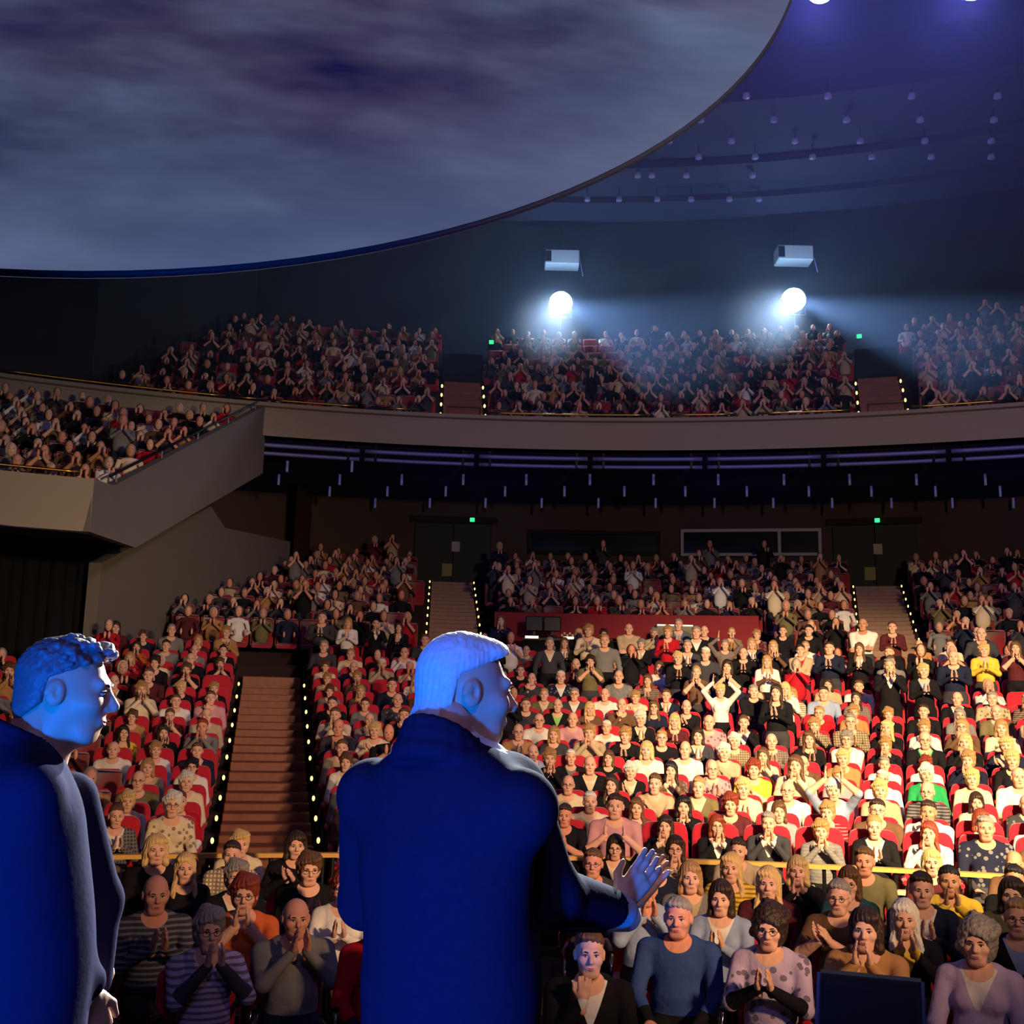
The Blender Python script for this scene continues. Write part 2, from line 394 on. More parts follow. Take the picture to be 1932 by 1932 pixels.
def hair_prims(style):
    g = {'s': .010, 't': .005, 'f': .019, 'u': .008, 'b': .014, 'l': .012, 'c': .030}[style]
    P = [ell((0, -.018, .038), (.077 + g, .098 + g, .092 + g * 1.1), 0), ell((0, -.035, -.03), (.064 + g, .074 + g, .075 + g * .6), 0, .03)]
    if style == 's': P += [ell((.02, .05, .095), (.05, .04, .026), 0, .02)]
    if style == 'f':
        for i in range(14):
            a = i * 2.4; t = .25 + 1.2 * ((i * .618) % 1); P += [ell((.088 * math.sin(t) * math.cos(a), -.02 + .108 * math.sin(t) * math.sin(a), .040 + .092 * math.cos(t)), (.028, .032, .022), 0, .018)]
    if style == 'u': P += [ell((0, -.115, .055), (.046, .044, .044), 0, .015)]
    if style == 'b':
        for s in (-1, 1): P += [ell((s * .074, -.018, -.045), (.026, .058, .085), 0, .03), ell((s * .082, .012, -.105), (.024, .036, .030), 0, .025)]
        P += [ell((0, -.078, -.055), (.075, .045, .085), 0, .03), ell((-.03, .055, .082), (.055, .035, .03), 0, .02)]
    if style == 'l':
        for s in (-1, 1): P += [ell((s * .073, -.012, -.08), (.024, .05, .13), 0, .03), ell((s * .088, .03, -.20), (.028, .028, .09), 0, .03), ell((s * .070, .045, -.27), (.022, .022, .06), 0, .03)]
        P += [ell((0, -.085, -.13), (.085, .04, .17), 0, .04), ell((.03, .05, .085), (.055, .035, .03), 0, .02)]
    if style == 'c':
        for i in range(60):
            a = i * 2.4; t = .1 + 2.0 * ((i * 0.618) % 1); P += [ell((.112 * math.sin(t) * math.cos(a), -.03 + .118 * math.sin(t) * math.sin(a), .03 + .125 * math.cos(t)), (.024, .024, .026), 0, .010)]
    return P
def hair_warp(style):
    def w(g):
        x, y, z = g[..., 0], g[..., 1], g[..., 2]; a = np.arctan2(x, y + .03)
        if style == 'c': return .006 * np.sin(x * 130) * np.sin(y * 120 + 1) * np.sin(z * 125)
        return .0026 * np.sin(a * 24 + z * 30 + 2 * np.sin(z * 40)) + .0018 * np.sin(a * 41 - z * 55)
    return w
def hair(style, h):
    return nets(hair_prims(style), h, hair_cut(style), hair_warp(style), taper={'s': .010, 't': .004, 'f': .014, 'u': .008, 'b': .010, 'l': .010, 'c': .012}[style])
# ------------------------------------------------------------------ the hall
M_floor = mat('dark_carpet', (44, 30, 30), .95, var=.2, scale=20)
M_wood = mat('brown_stair_wood', (128, 72, 46), .5, var=.35, scale=9, spec=.4)
M_wood2 = mat('pale_stair_wood', (140, 102, 74), .5, var=.25, scale=9, spec=.4)
M_grey = mat('beige_plaster', (150, 140, 122), .9, var=.05, scale=3, bump=.05)
M_grey2 = mat('grey_plaster', (112, 106, 98), .9, var=.06, scale=3)
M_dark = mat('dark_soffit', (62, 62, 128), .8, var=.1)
M_black = mat('black_cloth', (16, 16, 20), .95, var=.2)
M_wall = mat('dark_brown_wall', (32, 24, 24), .8, var=.15, scale=2)
M_ceil = mat('dark_ceiling_panel', (44, 44, 70), .85, var=.08, scale=1.5)
M_brass = mat('brass', (214, 160, 70), .28, 1.0, var=.05)
M_metal = mat('blue_grey_steel', (120, 124, 190), .5, .3, var=.05)
M_chrome = mat('chrome', (220, 222, 228), .12, 1.0, var=.03)
M_blk = mat('black_metal', (18, 18, 22), .45, .2, var=.1)
M_redw = mat('dark_red_panel', (132, 22, 36), .7, var=.1, scale=6)
def emis(name, rgb, s, sample='NONE'):
    m = mat(name, (10, 10, 10), .6, emit=rgb, es=s); m.cycles.emission_sampling = sample; return m
M_bulb = emis('warm_bulb', (255, 206, 120), 3.0)
M_green = emis('exit_green', (60, 255, 160), 1.2)
M_lens = emis('spot_lens_glow', (225, 245, 255), 60.0)
M_strip = emis('desk_strip_light', (255, 244, 214), 1.4)
TOPS = [1.16, 1.22, 1.35, 1.53, 1.71, 1.90, 2.12, 2.38, 2.61, 2.85, 3.10, 3.36, 3.62]
ROWR = [14.42 + .95 * k for k in range(13)]; ROWZ = [t - 1.10 for t in TOPS]; STPZ = [t - .98 for t in TOPS]
RRR = [29.05 + .88 * j for j in range(8)]; RRZ = [3.85 + .28 * j for j in range(8)]
BLR = [30.30 + .88 * j for j in range(10)]; BLZ = [9.15 + .53 * j for j in range(10)]
ZX = 3.12        # cross aisle
AST = -12.23     # wooden aisle
prof = [(2.0, 0.0), (13.95, 0.0)]
for R, z in zip(ROWR, ROWZ): prof += [(R - .47, z), (R + .48, z)]
prof += [(26.31, ZX), (28.3, ZX)]
for R, z in zip(RRR, RRZ): prof += [(R - .44, z), (R + .44, z)]
prof += [(35.66, 5.98), (37.0, 5.98)]
struct(MB().sheet(prof, -40, 40, 64).obj('floor', M_floor), 'dark raked floor of the stalls under the red seats')
# stage
mb = MB(); mb.box((0, .5, .35), (9, 3.7, .35)); struct(mb.obj('floor_stage', mat('stage_black_floor', (24, 24, 30), .5)), 'black stage floor in front')
mb = MB(); mb.rbox((0, 4.62, .52), (9, .05, .50), .02); struct(mb.obj('trim_1', M_blk), 'black ledge along the front of the stage')
# wall behind stalls and balcony shell
struct(MB().sheet([(37.0, 5.9), (37.0, 8.95)], -16, 40, 50).obj('wall_back_stalls', mat('stalls_back_wall', (70, 58, 54), .9, var=.1, scale=1.0)), 'dim brown wall behind the rear stalls')
struct(MB().sheet([(29.50, 8.9), (37.05, 8.9)], -24, 40, 50).obj('ceiling_under_balcony', M_dark), 'dark blue ceiling beneath the balcony')
fa = [(29.48, 8.90), (29.48, 9.56), (29.54, 9.58), (29.54, 9.63), (29.42, 9.65), (29.42, 9.74), (29.85, 9.74), (29.85, 8.90)]
struct(MB().sheet(fa, -26, 40, 64, close=True).obj('wall_balcony_front', M_grey), 'curved beige front of the balcony')
bp = [(29.6, 9.15), (30.75, 9.15)]
for R, z in zip(BLR[1:], BLZ[1:]): bp += [(R - .43, z), (R + .45, z)]
bp += [(38.7, 14.3), (40.5, 14.3)]
struct(MB().sheet(bp, -25, 40, 60).obj('floor_balcony', M_floor), 'steep dark floor of the balcony')
struct(MB().sheet([(40.5, 14.2), (40.5, 20.6)], -26, 42, 50).obj('wall_back_balcony', mat('balcony_back_wall', (24, 18, 24), .9)), 'dark wall behind the balcony')
def Rz(x, y, z): return Rof(atz(x, y, z))
ey = [Rz(1650, y, 20.0) for y in (165, 238, 285, 322, 352, 388, 418, 455, 478)]
cp = [(8, 21.6), (ey[0] - .02, 21.6), (ey[0], 20.0)]
for q, e_ in enumerate(ey[1:]):
    z0, z1 = (20.0, 20.22) if q % 2 == 0 else (20.22, 20.0)
    cp += [(e_ - .02, z0), (e_, z1)]
cp += [(40.6, 19.7)]
struct(MB().sheet(cp, -44, 46, 70).obj('ceiling', M_ceil), 'dark navy ceiling of curved stepped panels')
def wall(name, pts, z0, z1, m, label):
    vs = []; 
    for p in pts: vs += [(p[0], p[1], z0), (p[0], p[1], z1)]
    return struct(MB().add(vs, [(2 * i, 2 * i + 2, 2 * i + 3, 2 * i + 1) for i in range(len(pts) - 1)]).obj(name, m), label)
LW = [(-8.9, 40), (-9.9, 31), (-10.6, 26.6), (-13.2, 23.6), (-15.5, 16), (-16.5, 4)]
wall('wall_left', LW, 0, 21.6, M_wall, 'dark brown side wall beyond the balcony')
th = math.radians(6.35)
def mir(p):
    d = Vector((math.sin(th), math.cos(th))); q = Vector((p[0] - CX, p[1] - CY)); r = 2 * q.dot(d) * d - q; return (r.x + CX, r.y + CY)
wall('wall_right', [mir(p) for p in LW][::-1], 0, 21.6, M_wall, 'dark brown wall on the far right')
# left wing of the balcony: raked block in front of the main balcony front
WGR = [21.75 + .82 * j for j in range(9)]; WGZ = [5.02 + .372 * j for j in range(9)]
def wing_a(R):      # angle at which radius R meets the wing's right parapet
    lo, hi = -40.0, 0.0
    for _ in range(40):
        m = (lo + hi) / 2; p = pol(R, m, 0); X = -6.78 + (p.y - 17.5) * (.56 / 9.1)
        if p.x < X: lo = m
        else: hi = m
    return lo
wp = []
for R, z in zip(WGR, WGZ): wp += [(R - .41, z), (R + .41, z)]
mb = MB(); n = 14
for i in range(len(wp) - 1):
    (R0, z0), (R1, z1) = wp[i], wp[i + 1]; a0, a1 = wing_a(R0), wing_a(R1)
    vs = [pol(R0, -40 + (a0 + 40) * j / n, z0) for j in range(n + 1)] + [pol(R1, -40 + (a1 + 40) * j / n, z1) for j in range(n + 1)]
    mb.add(vs, [(j, j + n + 1, j + n + 2, j + 1) for j in range(n)])
struct(mb.obj('floor_wing', M_floor), 'raked floor of the left balcony wing')
ac = wing_a(21.0)
struct(MB().sheet([(21.0, 5.0), (20.95, 5.86), (21.15, 5.86), (21.2, 5.0)], -40, ac, 20, close=True).obj('wall_wing_front', M_grey), 'pale plaster front of the left balcony wing')
X0, X1 = -6.78, -6.2
yz = [(17.50, 5.86), (18.3, 5.92), (26.75, 9.74), (26.75, 7.98), (19.4, 5.02), (17.50, 5.0)]
struct(MB().prism([(X0 + (y - 17.5) * (X1 - X0) / 9.1, y, z) for y, z in yz], (-.16, 0, 0)).obj('wall_wing_side', M_grey2), 'sloping grey parapet along the side of the balcony wing')
vs = [pol(21.1, -40, 4.98), pol(21.1, ac, 4.98), Vector((-6.9, 19.4, 5.0)), Vector((-6.4, 26.75, 7.95)), pol(29.4, -30, 7.95)]
struct(MB().add(vs, [(0, 1, 2, 3, 4)]).obj('ceiling_under_wing', M_dark), 'dark underside of the left balcony wing')
# grey side wall of the stalls under the wing
WA, WB = Vector((-8.35, 22.3, 0)), Vector((-6.35, 32.6, 0)); wn = Vector((WB.y - WA.y, -(WB.x - WA.x), 0)).normalized()
def on_side(x, y):
    d = ray(x, y); o = Vector((0, 0, CAMZ)); return o + d * ((WA - o).dot(wn) / d.dot(wn))
wl_ = [on_side(x, y) for x, y in ((192, 1062), (398, 955), (425, 996), (548, 1022))]
base_ = [Vector((wl_[-1].x, wl_[-1].y, 2.0)), Vector((wl_[0].x, wl_[0].y, 1.0))]
struct(MB().prism(wl_ + base_, (-.25, -.02, 0)).obj('wall_stalls_side', M_grey2), 'grey plaster wall rising beside the stalls under the wing')
def wall_x(y): return WA.x + (y - WA.y) * (WB.x - WA.x) / (WB.y - WA.y)
mb = MB()
for i in range(26):
    p = pol(26.75 + .06 * (i % 2), -19.6 - .55 * i, 0); mb.tube([(p.x, p.y, 1.5), (p.x, p.y, 5.6)], .16, 8)
tag(mb.obj('stage_drape', M_black, smooth=True), 'black pleated drape closing the gap under the balcony wing', 'drape')
wall('wall_stalls_rear_left', [(-6.45, 32.4), (-6.2, 35.5), (-6.2, 37)], 3, 8.9, mat('brown_panel_wall', (60, 42, 34), .85), 'dark brown panel beside the rear stalls under the balcony')
# rails of the wing
t = empty('wing_rail', pol(21.05, -26, 5.86)); tag(t, 'bright brass rail on the pale front of the left wing', 'rail')
MB().tube([pol(21.05, -26 + (ac - .6 + 26) * j / 8, 5.97) - t.location for j in range(9)], .026, 8).obj('rail_bar', M_brass, t, True)
for j in (0.1, .5, .95):
    p = pol(21.05, -26 + (ac - .6 + 26) * j, 5.84) - t.location; MB().tube([p, p + Vector((0, 0, .13))], .016, 6).obj('rail_post', M_blk, t)
t = empty('slope_rail', (-6.86, 17.7, 5.86)); tag(t, 'dark hand rail on posts along the sloping wing parapet', 'rail')
sl_ = [Vector((X0 + (y - 17.5) * (X1 - X0) / 9.1 - .08, y, z)) for y, z in ((18.3, 6.08), (26.3, 9.70))]
MB().tube([v_ - t.location for v_ in sl_], .025, 8).obj('rail_bar', M_blk, t, True)
for j in (.03, .27, .5, .73, .97):
    p = sl_[0].lerp(sl_[1], j) - t.location; MB().tube([p - Vector((0, 0, .2)), p], .02, 6).obj('rail_post', mat('pale_post', (110, 112, 108), .5), t)
# red parapet before the rear stalls, sound desk in front of it
mb = MB().sheet([(28.2, ZX), (28.2, 4.62), (28.3, 4.64), (28.4, 4.62), (28.4, ZX)], -1.9, 10.6, 20, close=True)
tag(mb.obj('parapet_screen', M_redw), 'long dark red parapet behind the sound desk', 'parapet')
# ------------------------------------------------------------------ wooden aisle stairs
def stairs(name, label, ang, steps, w, m, lights, glow=True, lw=None, rad=.035):
    t = empty(name, pol(steps[0][0], ang, 0)); tag(t, label, 'stairs'); inv = Matrix.Translation(-t.location)
    rot = Matrix.Rotation(-math.radians(ang), 3, 'Z')
    for i, (R, z) in enumerate(steps):
        d = steps[i + 1][0] - R if i + 1 < len(steps) else .47
        mb = MB(); c = pol(R + d / 2, ang, z - .12) - t.location
        mb.rbox(c, (w / 2, d / 2 + .015, .13), .012, 0, rot); mb.obj('step', m, t)
    bme = None
    for R, z in lights:
        for s in (-1, 1):
            if lw and s not in lw: continue
            if bme is None: bme = MB().ball((0, 0, 0), (rad * .62, rad * .62, rad * 1.1), 8, 6).me('step_light', M_bulb, True)
            P = pol(R, ang, z) + Vector((math.cos(math.radians(ang)), -math.sin(math.radians(ang)), 0)) * (s * (w / 2 + .06))
            link('step_light', bme, t, P - t.location)
    return t
st = []
for k in range(13):
    z0 = STPZ[k]; z1 = STPZ[k + 1] if k < 12 else ZX
    st += [(ROWR[k] - .47, z0 + .02), (ROWR[k] + .005, (z0 + z1) / 2 + .02)]
stairs('aisle_stairs', 'wide reddish brown wooden aisle stairs between the left and centre seats', AST, st, 1.18, M_wood, [(R - .4, z + .1) for R, z in zip(ROWR, STPZ)])
rs = [(27.15 + .365 * i, ZX + .183 * (i + 1)) for i in range(4)] + [(28.61 + .44 * i, 3.88 + .14 * i + .03) for i in range(17)]
for a, w in ((-3.8, 'left'), (16.5, 'right')):
    stairs('rear_stairs', 'dim wooden stairs up the rear stalls, %s of the sound desk' % w, a, rs, 1.22, M_wood2, rs[::2], rad=.034)
bs = [(29.95 + .44 * i, 9.42 + .265 * i) for i in range(11)]
for a, w in ((-3.62, 'left'), (16.78, 'right')):
    stairs('balcony_stairs', 'brown wooden stairs up the balcony below the %s follow spot' % w, a, bs, 1.1, M_wood, bs[1::2], rad=.05)
    mb = MB(); c = pol(35.6, a, 12.5); mb.rbox(c, (.62, .75, .65), .03, 0, Matrix.Rotation(-math.radians(a), 3, 'Z'))
    struct(mb.obj('wall_vomitory', M_black), 'dark portal wall at the head of the balcony stairs')
    mb = MB(); p = [pol(29.88, a - .8, z) for z in (9.15, 10.05)]; q = [pol(29.88, a + .8, z) for z in (9.15, 10.05)]
    mb.tube([p[0], p[1], q[1], q[0]], .03, 8); tag(mb.obj('hand_rail', M_brass), 'brass hand rail across the foot of the %s balcony stairs' % w, 'rail')
# ------------------------------------------------------------------ brass rails of the balcony, rails under it
for i, (xa, xb, w) in enumerate([(0, 425, 'above the wing seats at far left'), (432, 498, 'bright short piece at the wing corner'), (505, 675, 'right of the wing corner'), (712, 785, 'short piece left of the balcony stairs'),
                                 (922, 1225, 'long piece below the left follow spot'), (1262, 1390, 'in the middle of the balcony'), (1430, 1612, 'below the right follow spot'), (1720, 1895, 'right of the right balcony stairs')]):
    def ang_at(x):
        lo, hi = -35, 35
        for _ in range(40):
            m = (lo + hi) / 2
            if px(pol(29.62, m, 9.84))[0] < x: lo = m
            else: hi = m
        return lo
    a, b = ang_at(xa), ang_at(xb); n = max(2, int((b - a) * 1.5)); t = empty('balcony_rail', pol(29.62, a, 9.74)); tag(t, 'thin brass balcony rail, ' + w, 'rail')
    MB().tube([pol(29.62, a + (b - a) * j / n, 9.86) - t.location for j in range(n + 1)], .028, 8).obj('rail_bar', M_brass, t, True)
    for j in (0.05, .5, .95):
        p = pol(29.62, a + (b - a) * j, 9.74) - t.location; MB().tube([p, p + Vector((0, 0, .12))], .018, 6).obj('rail_post', M_blk, t)
for i, (a, b) in enumerate([(-14 + 5.6 * q, -14 + 5.6 * q + 5.35) for q in range(8)]):
    t = empty('lighting_rail', pol(29.9, a, 8.9)); tag(t, 'blue-grey steel lighting rail under the balcony edge, %s from the left' % ('first second third fourth fifth sixth seventh eighth'.split()[i]), 'rail')
    for R, z, r in ((29.8, 8.74, .055), (29.9, 8.55, .05)):
        MB().tube([pol(R, a + (b - a) * j / 8, z) - t.location for j in range(9)], r, 8).obj('rail_tube', M_metal, t, True)
    for j in (.1, .9):
        p = pol(29.85, a + (b - a) * j, 8.9) - t.location; MB().box(p - Vector((0, 0, .2)), (.03, .03, .2)).obj('bracket', M_blk, t)
pend = MB().tube([(0, 0, 0), (0, 0, -.30)], .035, 8).me('lamp_tube', mat('dim_lamp_tube', (150, 150, 190), .5, emit=(70, 75, 130), es=.35), True)
cme = MB().tube([(0, 0, 0), (0, 0, .12)], .012, 6).me('lamp_stem', M_blk)
k = 0
for y, xs in ((880, (542, 664)), (905, (526, 641, 758, 874, 993, 1113, 1233, 1355, 1479, 1603, 1729, 1859)), (927, (622, 731, 841, 953, 1065, 1178, 1293, 1409, 1526, 1644, 1765, 1887)), (949, (708, 811, 916, 1022, 1129, 1237, 1348, 1459, 1570, 1682, 1797, 1912))):
    for i, x in enumerate(xs):
        p = atz(x, y + (966 - x) * .0, 8.62); p.z = 8.77
        t = empty('pendant_lamp', p); tag(t, 'slim tubular pendant lamp under the balcony, %s of the %s ring counted from the left' % (ordw(i + 1), {880: 'shortest', 905: 'front', 927: 'middle', 949: 'rear'}[y]), 'lamp', 'pendant lamps under the balcony')
        link('lamp_tube', pend, t); link('lamp_stem', cme, t)
# ceiling downlights
M_dl = mat('ceiling_lamp_rim', (120, 112, 150), .4, emit=(120, 110, 190), es=.12)
dl = MB().tube([(0, 0, 0), (0, 0, -.12), (0, 0, -.14)], [.09, .11, .08], 10).me('lamp_can', M_dl, True)
dl2 = MB().tube([(0, 0, 0), (0, 0, .5)], .015, 6).me('lamp_stem', M_blk)
rings = ((180, (1408, 1562, 1720, 1882)), (225, (1322, 1460, 1597, 1736, 1875)), (265, (1262, 1380, 1500, 1623, 1745, 1870)), (295, (1318, 1425, 1533, 1645, 1757, 1870)), (330, (1203, 1230, 1295, 1420)), (375, (1108, 1168, 1240, 1304, 1376, 1432)), (470, (960, 1060, 1163, 1263, 1364, 1560, 1700)), (492, (1000, 1130, 1218, 1310, 1405, 1790)))
for q, (y, xs) in enumerate(rings):
    for i, x in enumerate(xs):
        z = 19.6 if y > 455 else 20.0; p = atz(x, y, z - .2); p.z = z - .15
        t = empty('ceiling_lamp', p); tag(t, 'small ceiling lamp, %s from the left in the %s row counted from the top' % (ordw(i + 1), ordw(q + 1)), 'lamp', 'small lamps in the dark ceiling')
        link('lamp_can', dl, t); link('lamp_stem', dl2, t)
# exit signs
for x, y, R, w in ((927, 646, 36.4, 'left balcony'), (1621, 635, 36.4, 'right balcony'), (891, 981, 36.85, 'left rear stalls'), (1655, 982, 36.85, 'right rear stalls')):
    d = ray(x, y); lo, hi = 10, 60
    for _ in range(50):
        m = (lo + hi) / 2
        if Rof(d * m) < R: lo = m
        else: hi = m
    P = d * lo + Vector((0, 0, CAMZ)); t = empty('exit_sign', P); tag(t, 'small glowing green exit sign at the %s door' % w, 'sign')
    r3 = Matrix.Rotation(-math.radians(Aof(P)), 3, 'Z')
    MB().rbox((0, .05, 0), (.10, .05, .085), .015, 0, r3).obj('sign_box', M_blk, t); MB().rbox(r3 @ Vector((0, -.03, 0)), (.075, .02, .065), .012, 0, r3).obj('sign_face', M_green, t)
# doors and control room windows in the rear wall
def on_wall(x, y, R):
    d = ray(x, y); lo, hi = 10, 70
    for _ in range(50):
        m = (lo + hi) / 2
        if Rof(d * m) < R: lo = m
        else: hi = m
    return d * lo + Vector((0, 0, CAMZ))
M_door = mat('dark_green_door', (44, 48, 44), .7)
for i, a in enumerate((-3.8, 16.5)):
    t = empty('door_%d' % (i + 1), pol(36.95, a, 5.98)); struct(t, 'dark double door at the top of the %s rear stairs' % ('left', 'right')[i])
    r3 = Matrix.Rotation(-math.radians(a), 3, 'Z')
    for s in (-1, 1): MB().rbox(r3 @ Vector((s * .62, 0, 1.1)), (.60, .05, 1.1), .02, 0, r3).obj('door_leaf', M_door, t)
    MB().rbox(r3 @ Vector((0, 0, 2.32)), (1.4, .07, .1), .02, 0, r3).obj('door_frame', M_wall, t)
    MB().rbox(r3 @ Vector((.1, -.07, 1.45)), (.13, .01, .16), .004, 0, r3).obj('notice', mat('white_paper', (170, 170, 160), .9), t)
    MB().rbox(r3 @ Vector((-.15, -.07, .7)), (.16, .01, .2), .004, 0, r3).obj('notice', mat('yellow_paper', (150, 140, 90), .9), t)
M_glass = mat('dark_window_glass', (8, 9, 16), .1, spec=.6); M_frame = mat('pale_window_frame', (160, 160, 165), .6)
def booth(n, xa, xb, ya, yb, fm, label, mull=None, th=.06):
    A = on_wall(xa, ya, 36.9); B = on_wall(xb, ya, 36.9); Cc = on_wall(xa, yb, 36.9); t = empty('window_%d' % n, (A + B) / 2); struct(t, label)
    w = (B - A).length; h = A.z - Cc.z; ang = math.atan2(B.y - A.y, B.x - A.x); r3 = Matrix.Rotation(ang, 3, 'Z')
    MB().box(r3 @ Vector((0, .03, -h / 2)), (w / 2, .02, h / 2), 0, r3).obj('pane', M_glass, t)
    for z in (0, -h): MB().rbox(r3 @ Vector((0, -.02, z)), (w / 2 + th, .06, th), .01, 0, r3).obj('frame_bar', fm, t)
    for u in [-w / 2, w / 2] + ([mull * w - w / 2] if mull else []): MB().rbox(r3 @ Vector((u, -.02, -h / 2)), (th, .055, h / 2), .01, 0, r3).obj('frame_bar', fm, t)
booth(1, 1000, 1242, 1005, 1043, M_wall, 'long dark control room window in the rear wall')
booth(2, 1287, 1546, 1001, 1046, M_frame, 'control room window with a pale frame in the rear wall', .71, .05)
# ------------------------------------------------------------------ follow spots at the back of the balcony
MAN = at(905, 1330, 2.55)
for (x, y, w) in ((1058, 572, 'left'), (1497, 566, 'right')):
    P = on_wall(x, y, 39.4); t = empty('follow_spot', P); tag(t, 'dazzling white follow spot, the %s one of two above the balcony' % w, 'spotlight')
    d = (MAN - P).normalized(); q = d.to_track_quat('Y', 'Z').to_matrix()
    mb = MB(); mb.tube([q @ Vector((0, -.1, 0)), q @ Vector((0, -1.1, 0)), q @ Vector((0, -1.35, 0))], [.33, .33, .2], 16); mb.obj('lamp_housing', M_blk, t, True)
    mb = MB(); mb.tube([q @ Vector((0, -.14, 0)), q @ Vector((0, .02, 0))], [.43, .45], 20); mb.obj('lens_ring', M_blk, t, True)
    mb = MB(); mb.tube([q @ Vector((0, .0, 0)), q @ Vector((0, .05, 0))], [.42, .39], 24); mb.obj('lens', M_lens, t, True)  # glowing disc made wider than the real lens, its glare put into the shape
    mb = MB(); mb.tube([(-.4, 0, 0), (-.4, 0, -.55), (.4, 0, -.55), (.4, 0, 0)], .03, 8); mb.tube([(0, 0, -.55), (0, 0, 14.3 - P.z)], .04, 8); mb.obj('yoke_stand', M_blk, t)
    spot('added_rim_spot', P + d * .3, MAN + Vector((-.25, 0, -.15)), 230000, (.80, .93, 1.0), 4.4, .4, .25)  # extra lamp added at the same lens to rim-light the stage men
    spot('follow_spot_beam', P + d * .3, (6.5 if w == 'left' else 10.5, 2.0, .5), 42000, (.42, .64, 1.0), 9.5, .35, .2)
    l = bpy.data.lights.new('added_spot_halo', 'POINT'); l.energy = 400; l.color = (.36, .66, 1.0); l.shadow_soft_size = .3; o = bpy.data.objects.new('added_spot_halo', l); COL.objects.link(o); o.location = P + d * .8  # point lamp added here to make a round halo in the haze
for (x, y, w) in ((1060, 491, 'left'), (1497, 483, 'right')):
    P = on_wall(x, y, 39.9); t = empty('projector_box', P); tag(t, 'pale equipment box hanging over the %s follow spot' % w, 'box')
    MB().rbox((0, 0, 0), (.62, .35, .27), .03).obj('box_case', mat('pale_box', (170, 175, 185), .7), t); MB().rbox((-.5, -.34, 0), (.11, .03, .2), .01).obj('box_port', M_blk, t)
    MB().tube([(0, 0, .25), (0, 0, 19.6 - P.z)], .03, 6).obj('hanger', M_blk, t)
    MB().tube([(.6, -.2, .2), (.75, -.3, -.7)], .018, 6).obj('cable', M_metal, t)
# ------------------------------------------------------------------ big round projection screen
N = Vector((.1492, -.8996, .4103)); SR = 5.0; SCN = Vector((-.5812, 1.3467, 1.2943)) * SR + Vector((0, 0, CAMZ))
q = N.to_track_quat('Z', 'Y').to_matrix().to_4x4()
t = empty('projection_screen', SCN); t.rotation_euler = q.to_euler(); tag(t, 'huge round screen overhead showing a blurred bluish grey planet surface', 'screen')
ms = bpy.data.materials.new('planet_projection'); ms.use_nodes = True; nt = ms.node_tree; b = nt.nodes['Principled BSDF']
b.inputs['Roughness'].default_value = .9; b.inputs['Specular IOR Level'].default_value = 0
tc = nt.nodes.new('ShaderNodeTexCoord'); mp = nt.nodes.new('ShaderNodeMapping'); mp.inputs['Rotation'].default_value = (0, 0, math.radians(-30)); mp.inputs['Scale'].default_value = (.55, 1.2, 1)
nt.links.new(tc.outputs['Object'], mp.inputs[0])
n1 = nt.nodes.new('ShaderNodeTexNoise'); n1.inputs['Scale'].default_value = 1.1; n1.inputs['Detail'].default_value = 5; n1.inputs['Roughness'].default_value = .55
n2 = nt.nodes.new('ShaderNodeTexNoise'); n2.inputs['Scale'].default_value = .5; n2.inputs['Detail'].default_value = 2
nt.links.new(mp.outputs[0], n1.inputs[0]); nt.links.new(mp.outputs[0], n2.inputs[0])
r1 = nt.nodes.new('ShaderNodeValToRGB'); r1.color_ramp.elements[0].position = .30; r1.color_ramp.elements[1].position = .72
r1.color_ramp.elements[0].color = lin((26, 26, 70)) + (1,); r1.color_ramp.elements[1].color = lin((98, 108, 142)) + (1,)
e = r1.color_ramp.elements.new(.46); e.color = lin((58, 60, 88)) + (1,); e = r1.color_ramp.elements.new(.58); e.color = lin((74, 82, 108)) + (1,)
r2 = nt.nodes.new('ShaderNodeValToRGB'); r2.color_ramp.elements[0].position = .35; r2.color_ramp.elements[1].position = .66
r2.color_ramp.elements[0].color = (1.05, .82, .90, 1); r2.color_ramp.elements[1].color = (.78, 1.02, 1.1, 1)
nt.links.new(n1.outputs[0], r1.inputs[0]); nt.links.new(n2.outputs[0], r2.inputs[0])
mu = nt.nodes.new('ShaderNodeMix'); mu.data_type = 'RGBA'; mu.blend_type = 'MULTIPLY'; mu.inputs[0].default_value = 1
nt.links.new(r1.outputs[0], mu.inputs[6]); nt.links.new(r2.outputs[0], mu.inputs[7])
b.inputs['Base Color'].default_value = (.03, .03, .035, 1)
ln = nt.nodes.new('ShaderNodeVectorMath'); ln.operation = 'LENGTH'; nt.links.new(tc.outputs['Object'], ln.inputs[0])
rr_ = nt.nodes.new('ShaderNodeMapRange'); rr_.inputs[1].default_value = SR * .80; rr_.inputs[2].default_value = SR; rr_.inputs[3].default_value = 0; rr_.inputs[4].default_value = .5; nt.links.new(ln.outputs['Value'], rr_.inputs[0])
lim = nt.nodes.new('ShaderNodeMix'); lim.data_type = 'RGBA'; nt.links.new(rr_.outputs[0], lim.inputs[0]); nt.links.new(mu.outputs[2], lim.inputs[6]); lim.inputs[7].default_value = lin((92, 108, 146)) + (1,)
nt.links.new(lim.outputs[2], b.inputs['Emission Color']); b.inputs['Emission Strength'].default_value = .92
ms.cycles.emission_sampling = 'NONE'
mb = MB(); nn = 160
mb.add([(SR * math.cos(2 * PI * i / nn), SR * math.sin(2 * PI * i / nn), zz) for zz in (-.03, .03) for i in range(nn)] , [tuple(range(nn))[::-1], tuple(range(nn, 2 * nn))] + [(i, (i + 1) % nn, nn + (i + 1) % nn, nn + i) for i in range(nn)])
mb.obj('screen_cloth', ms, t)
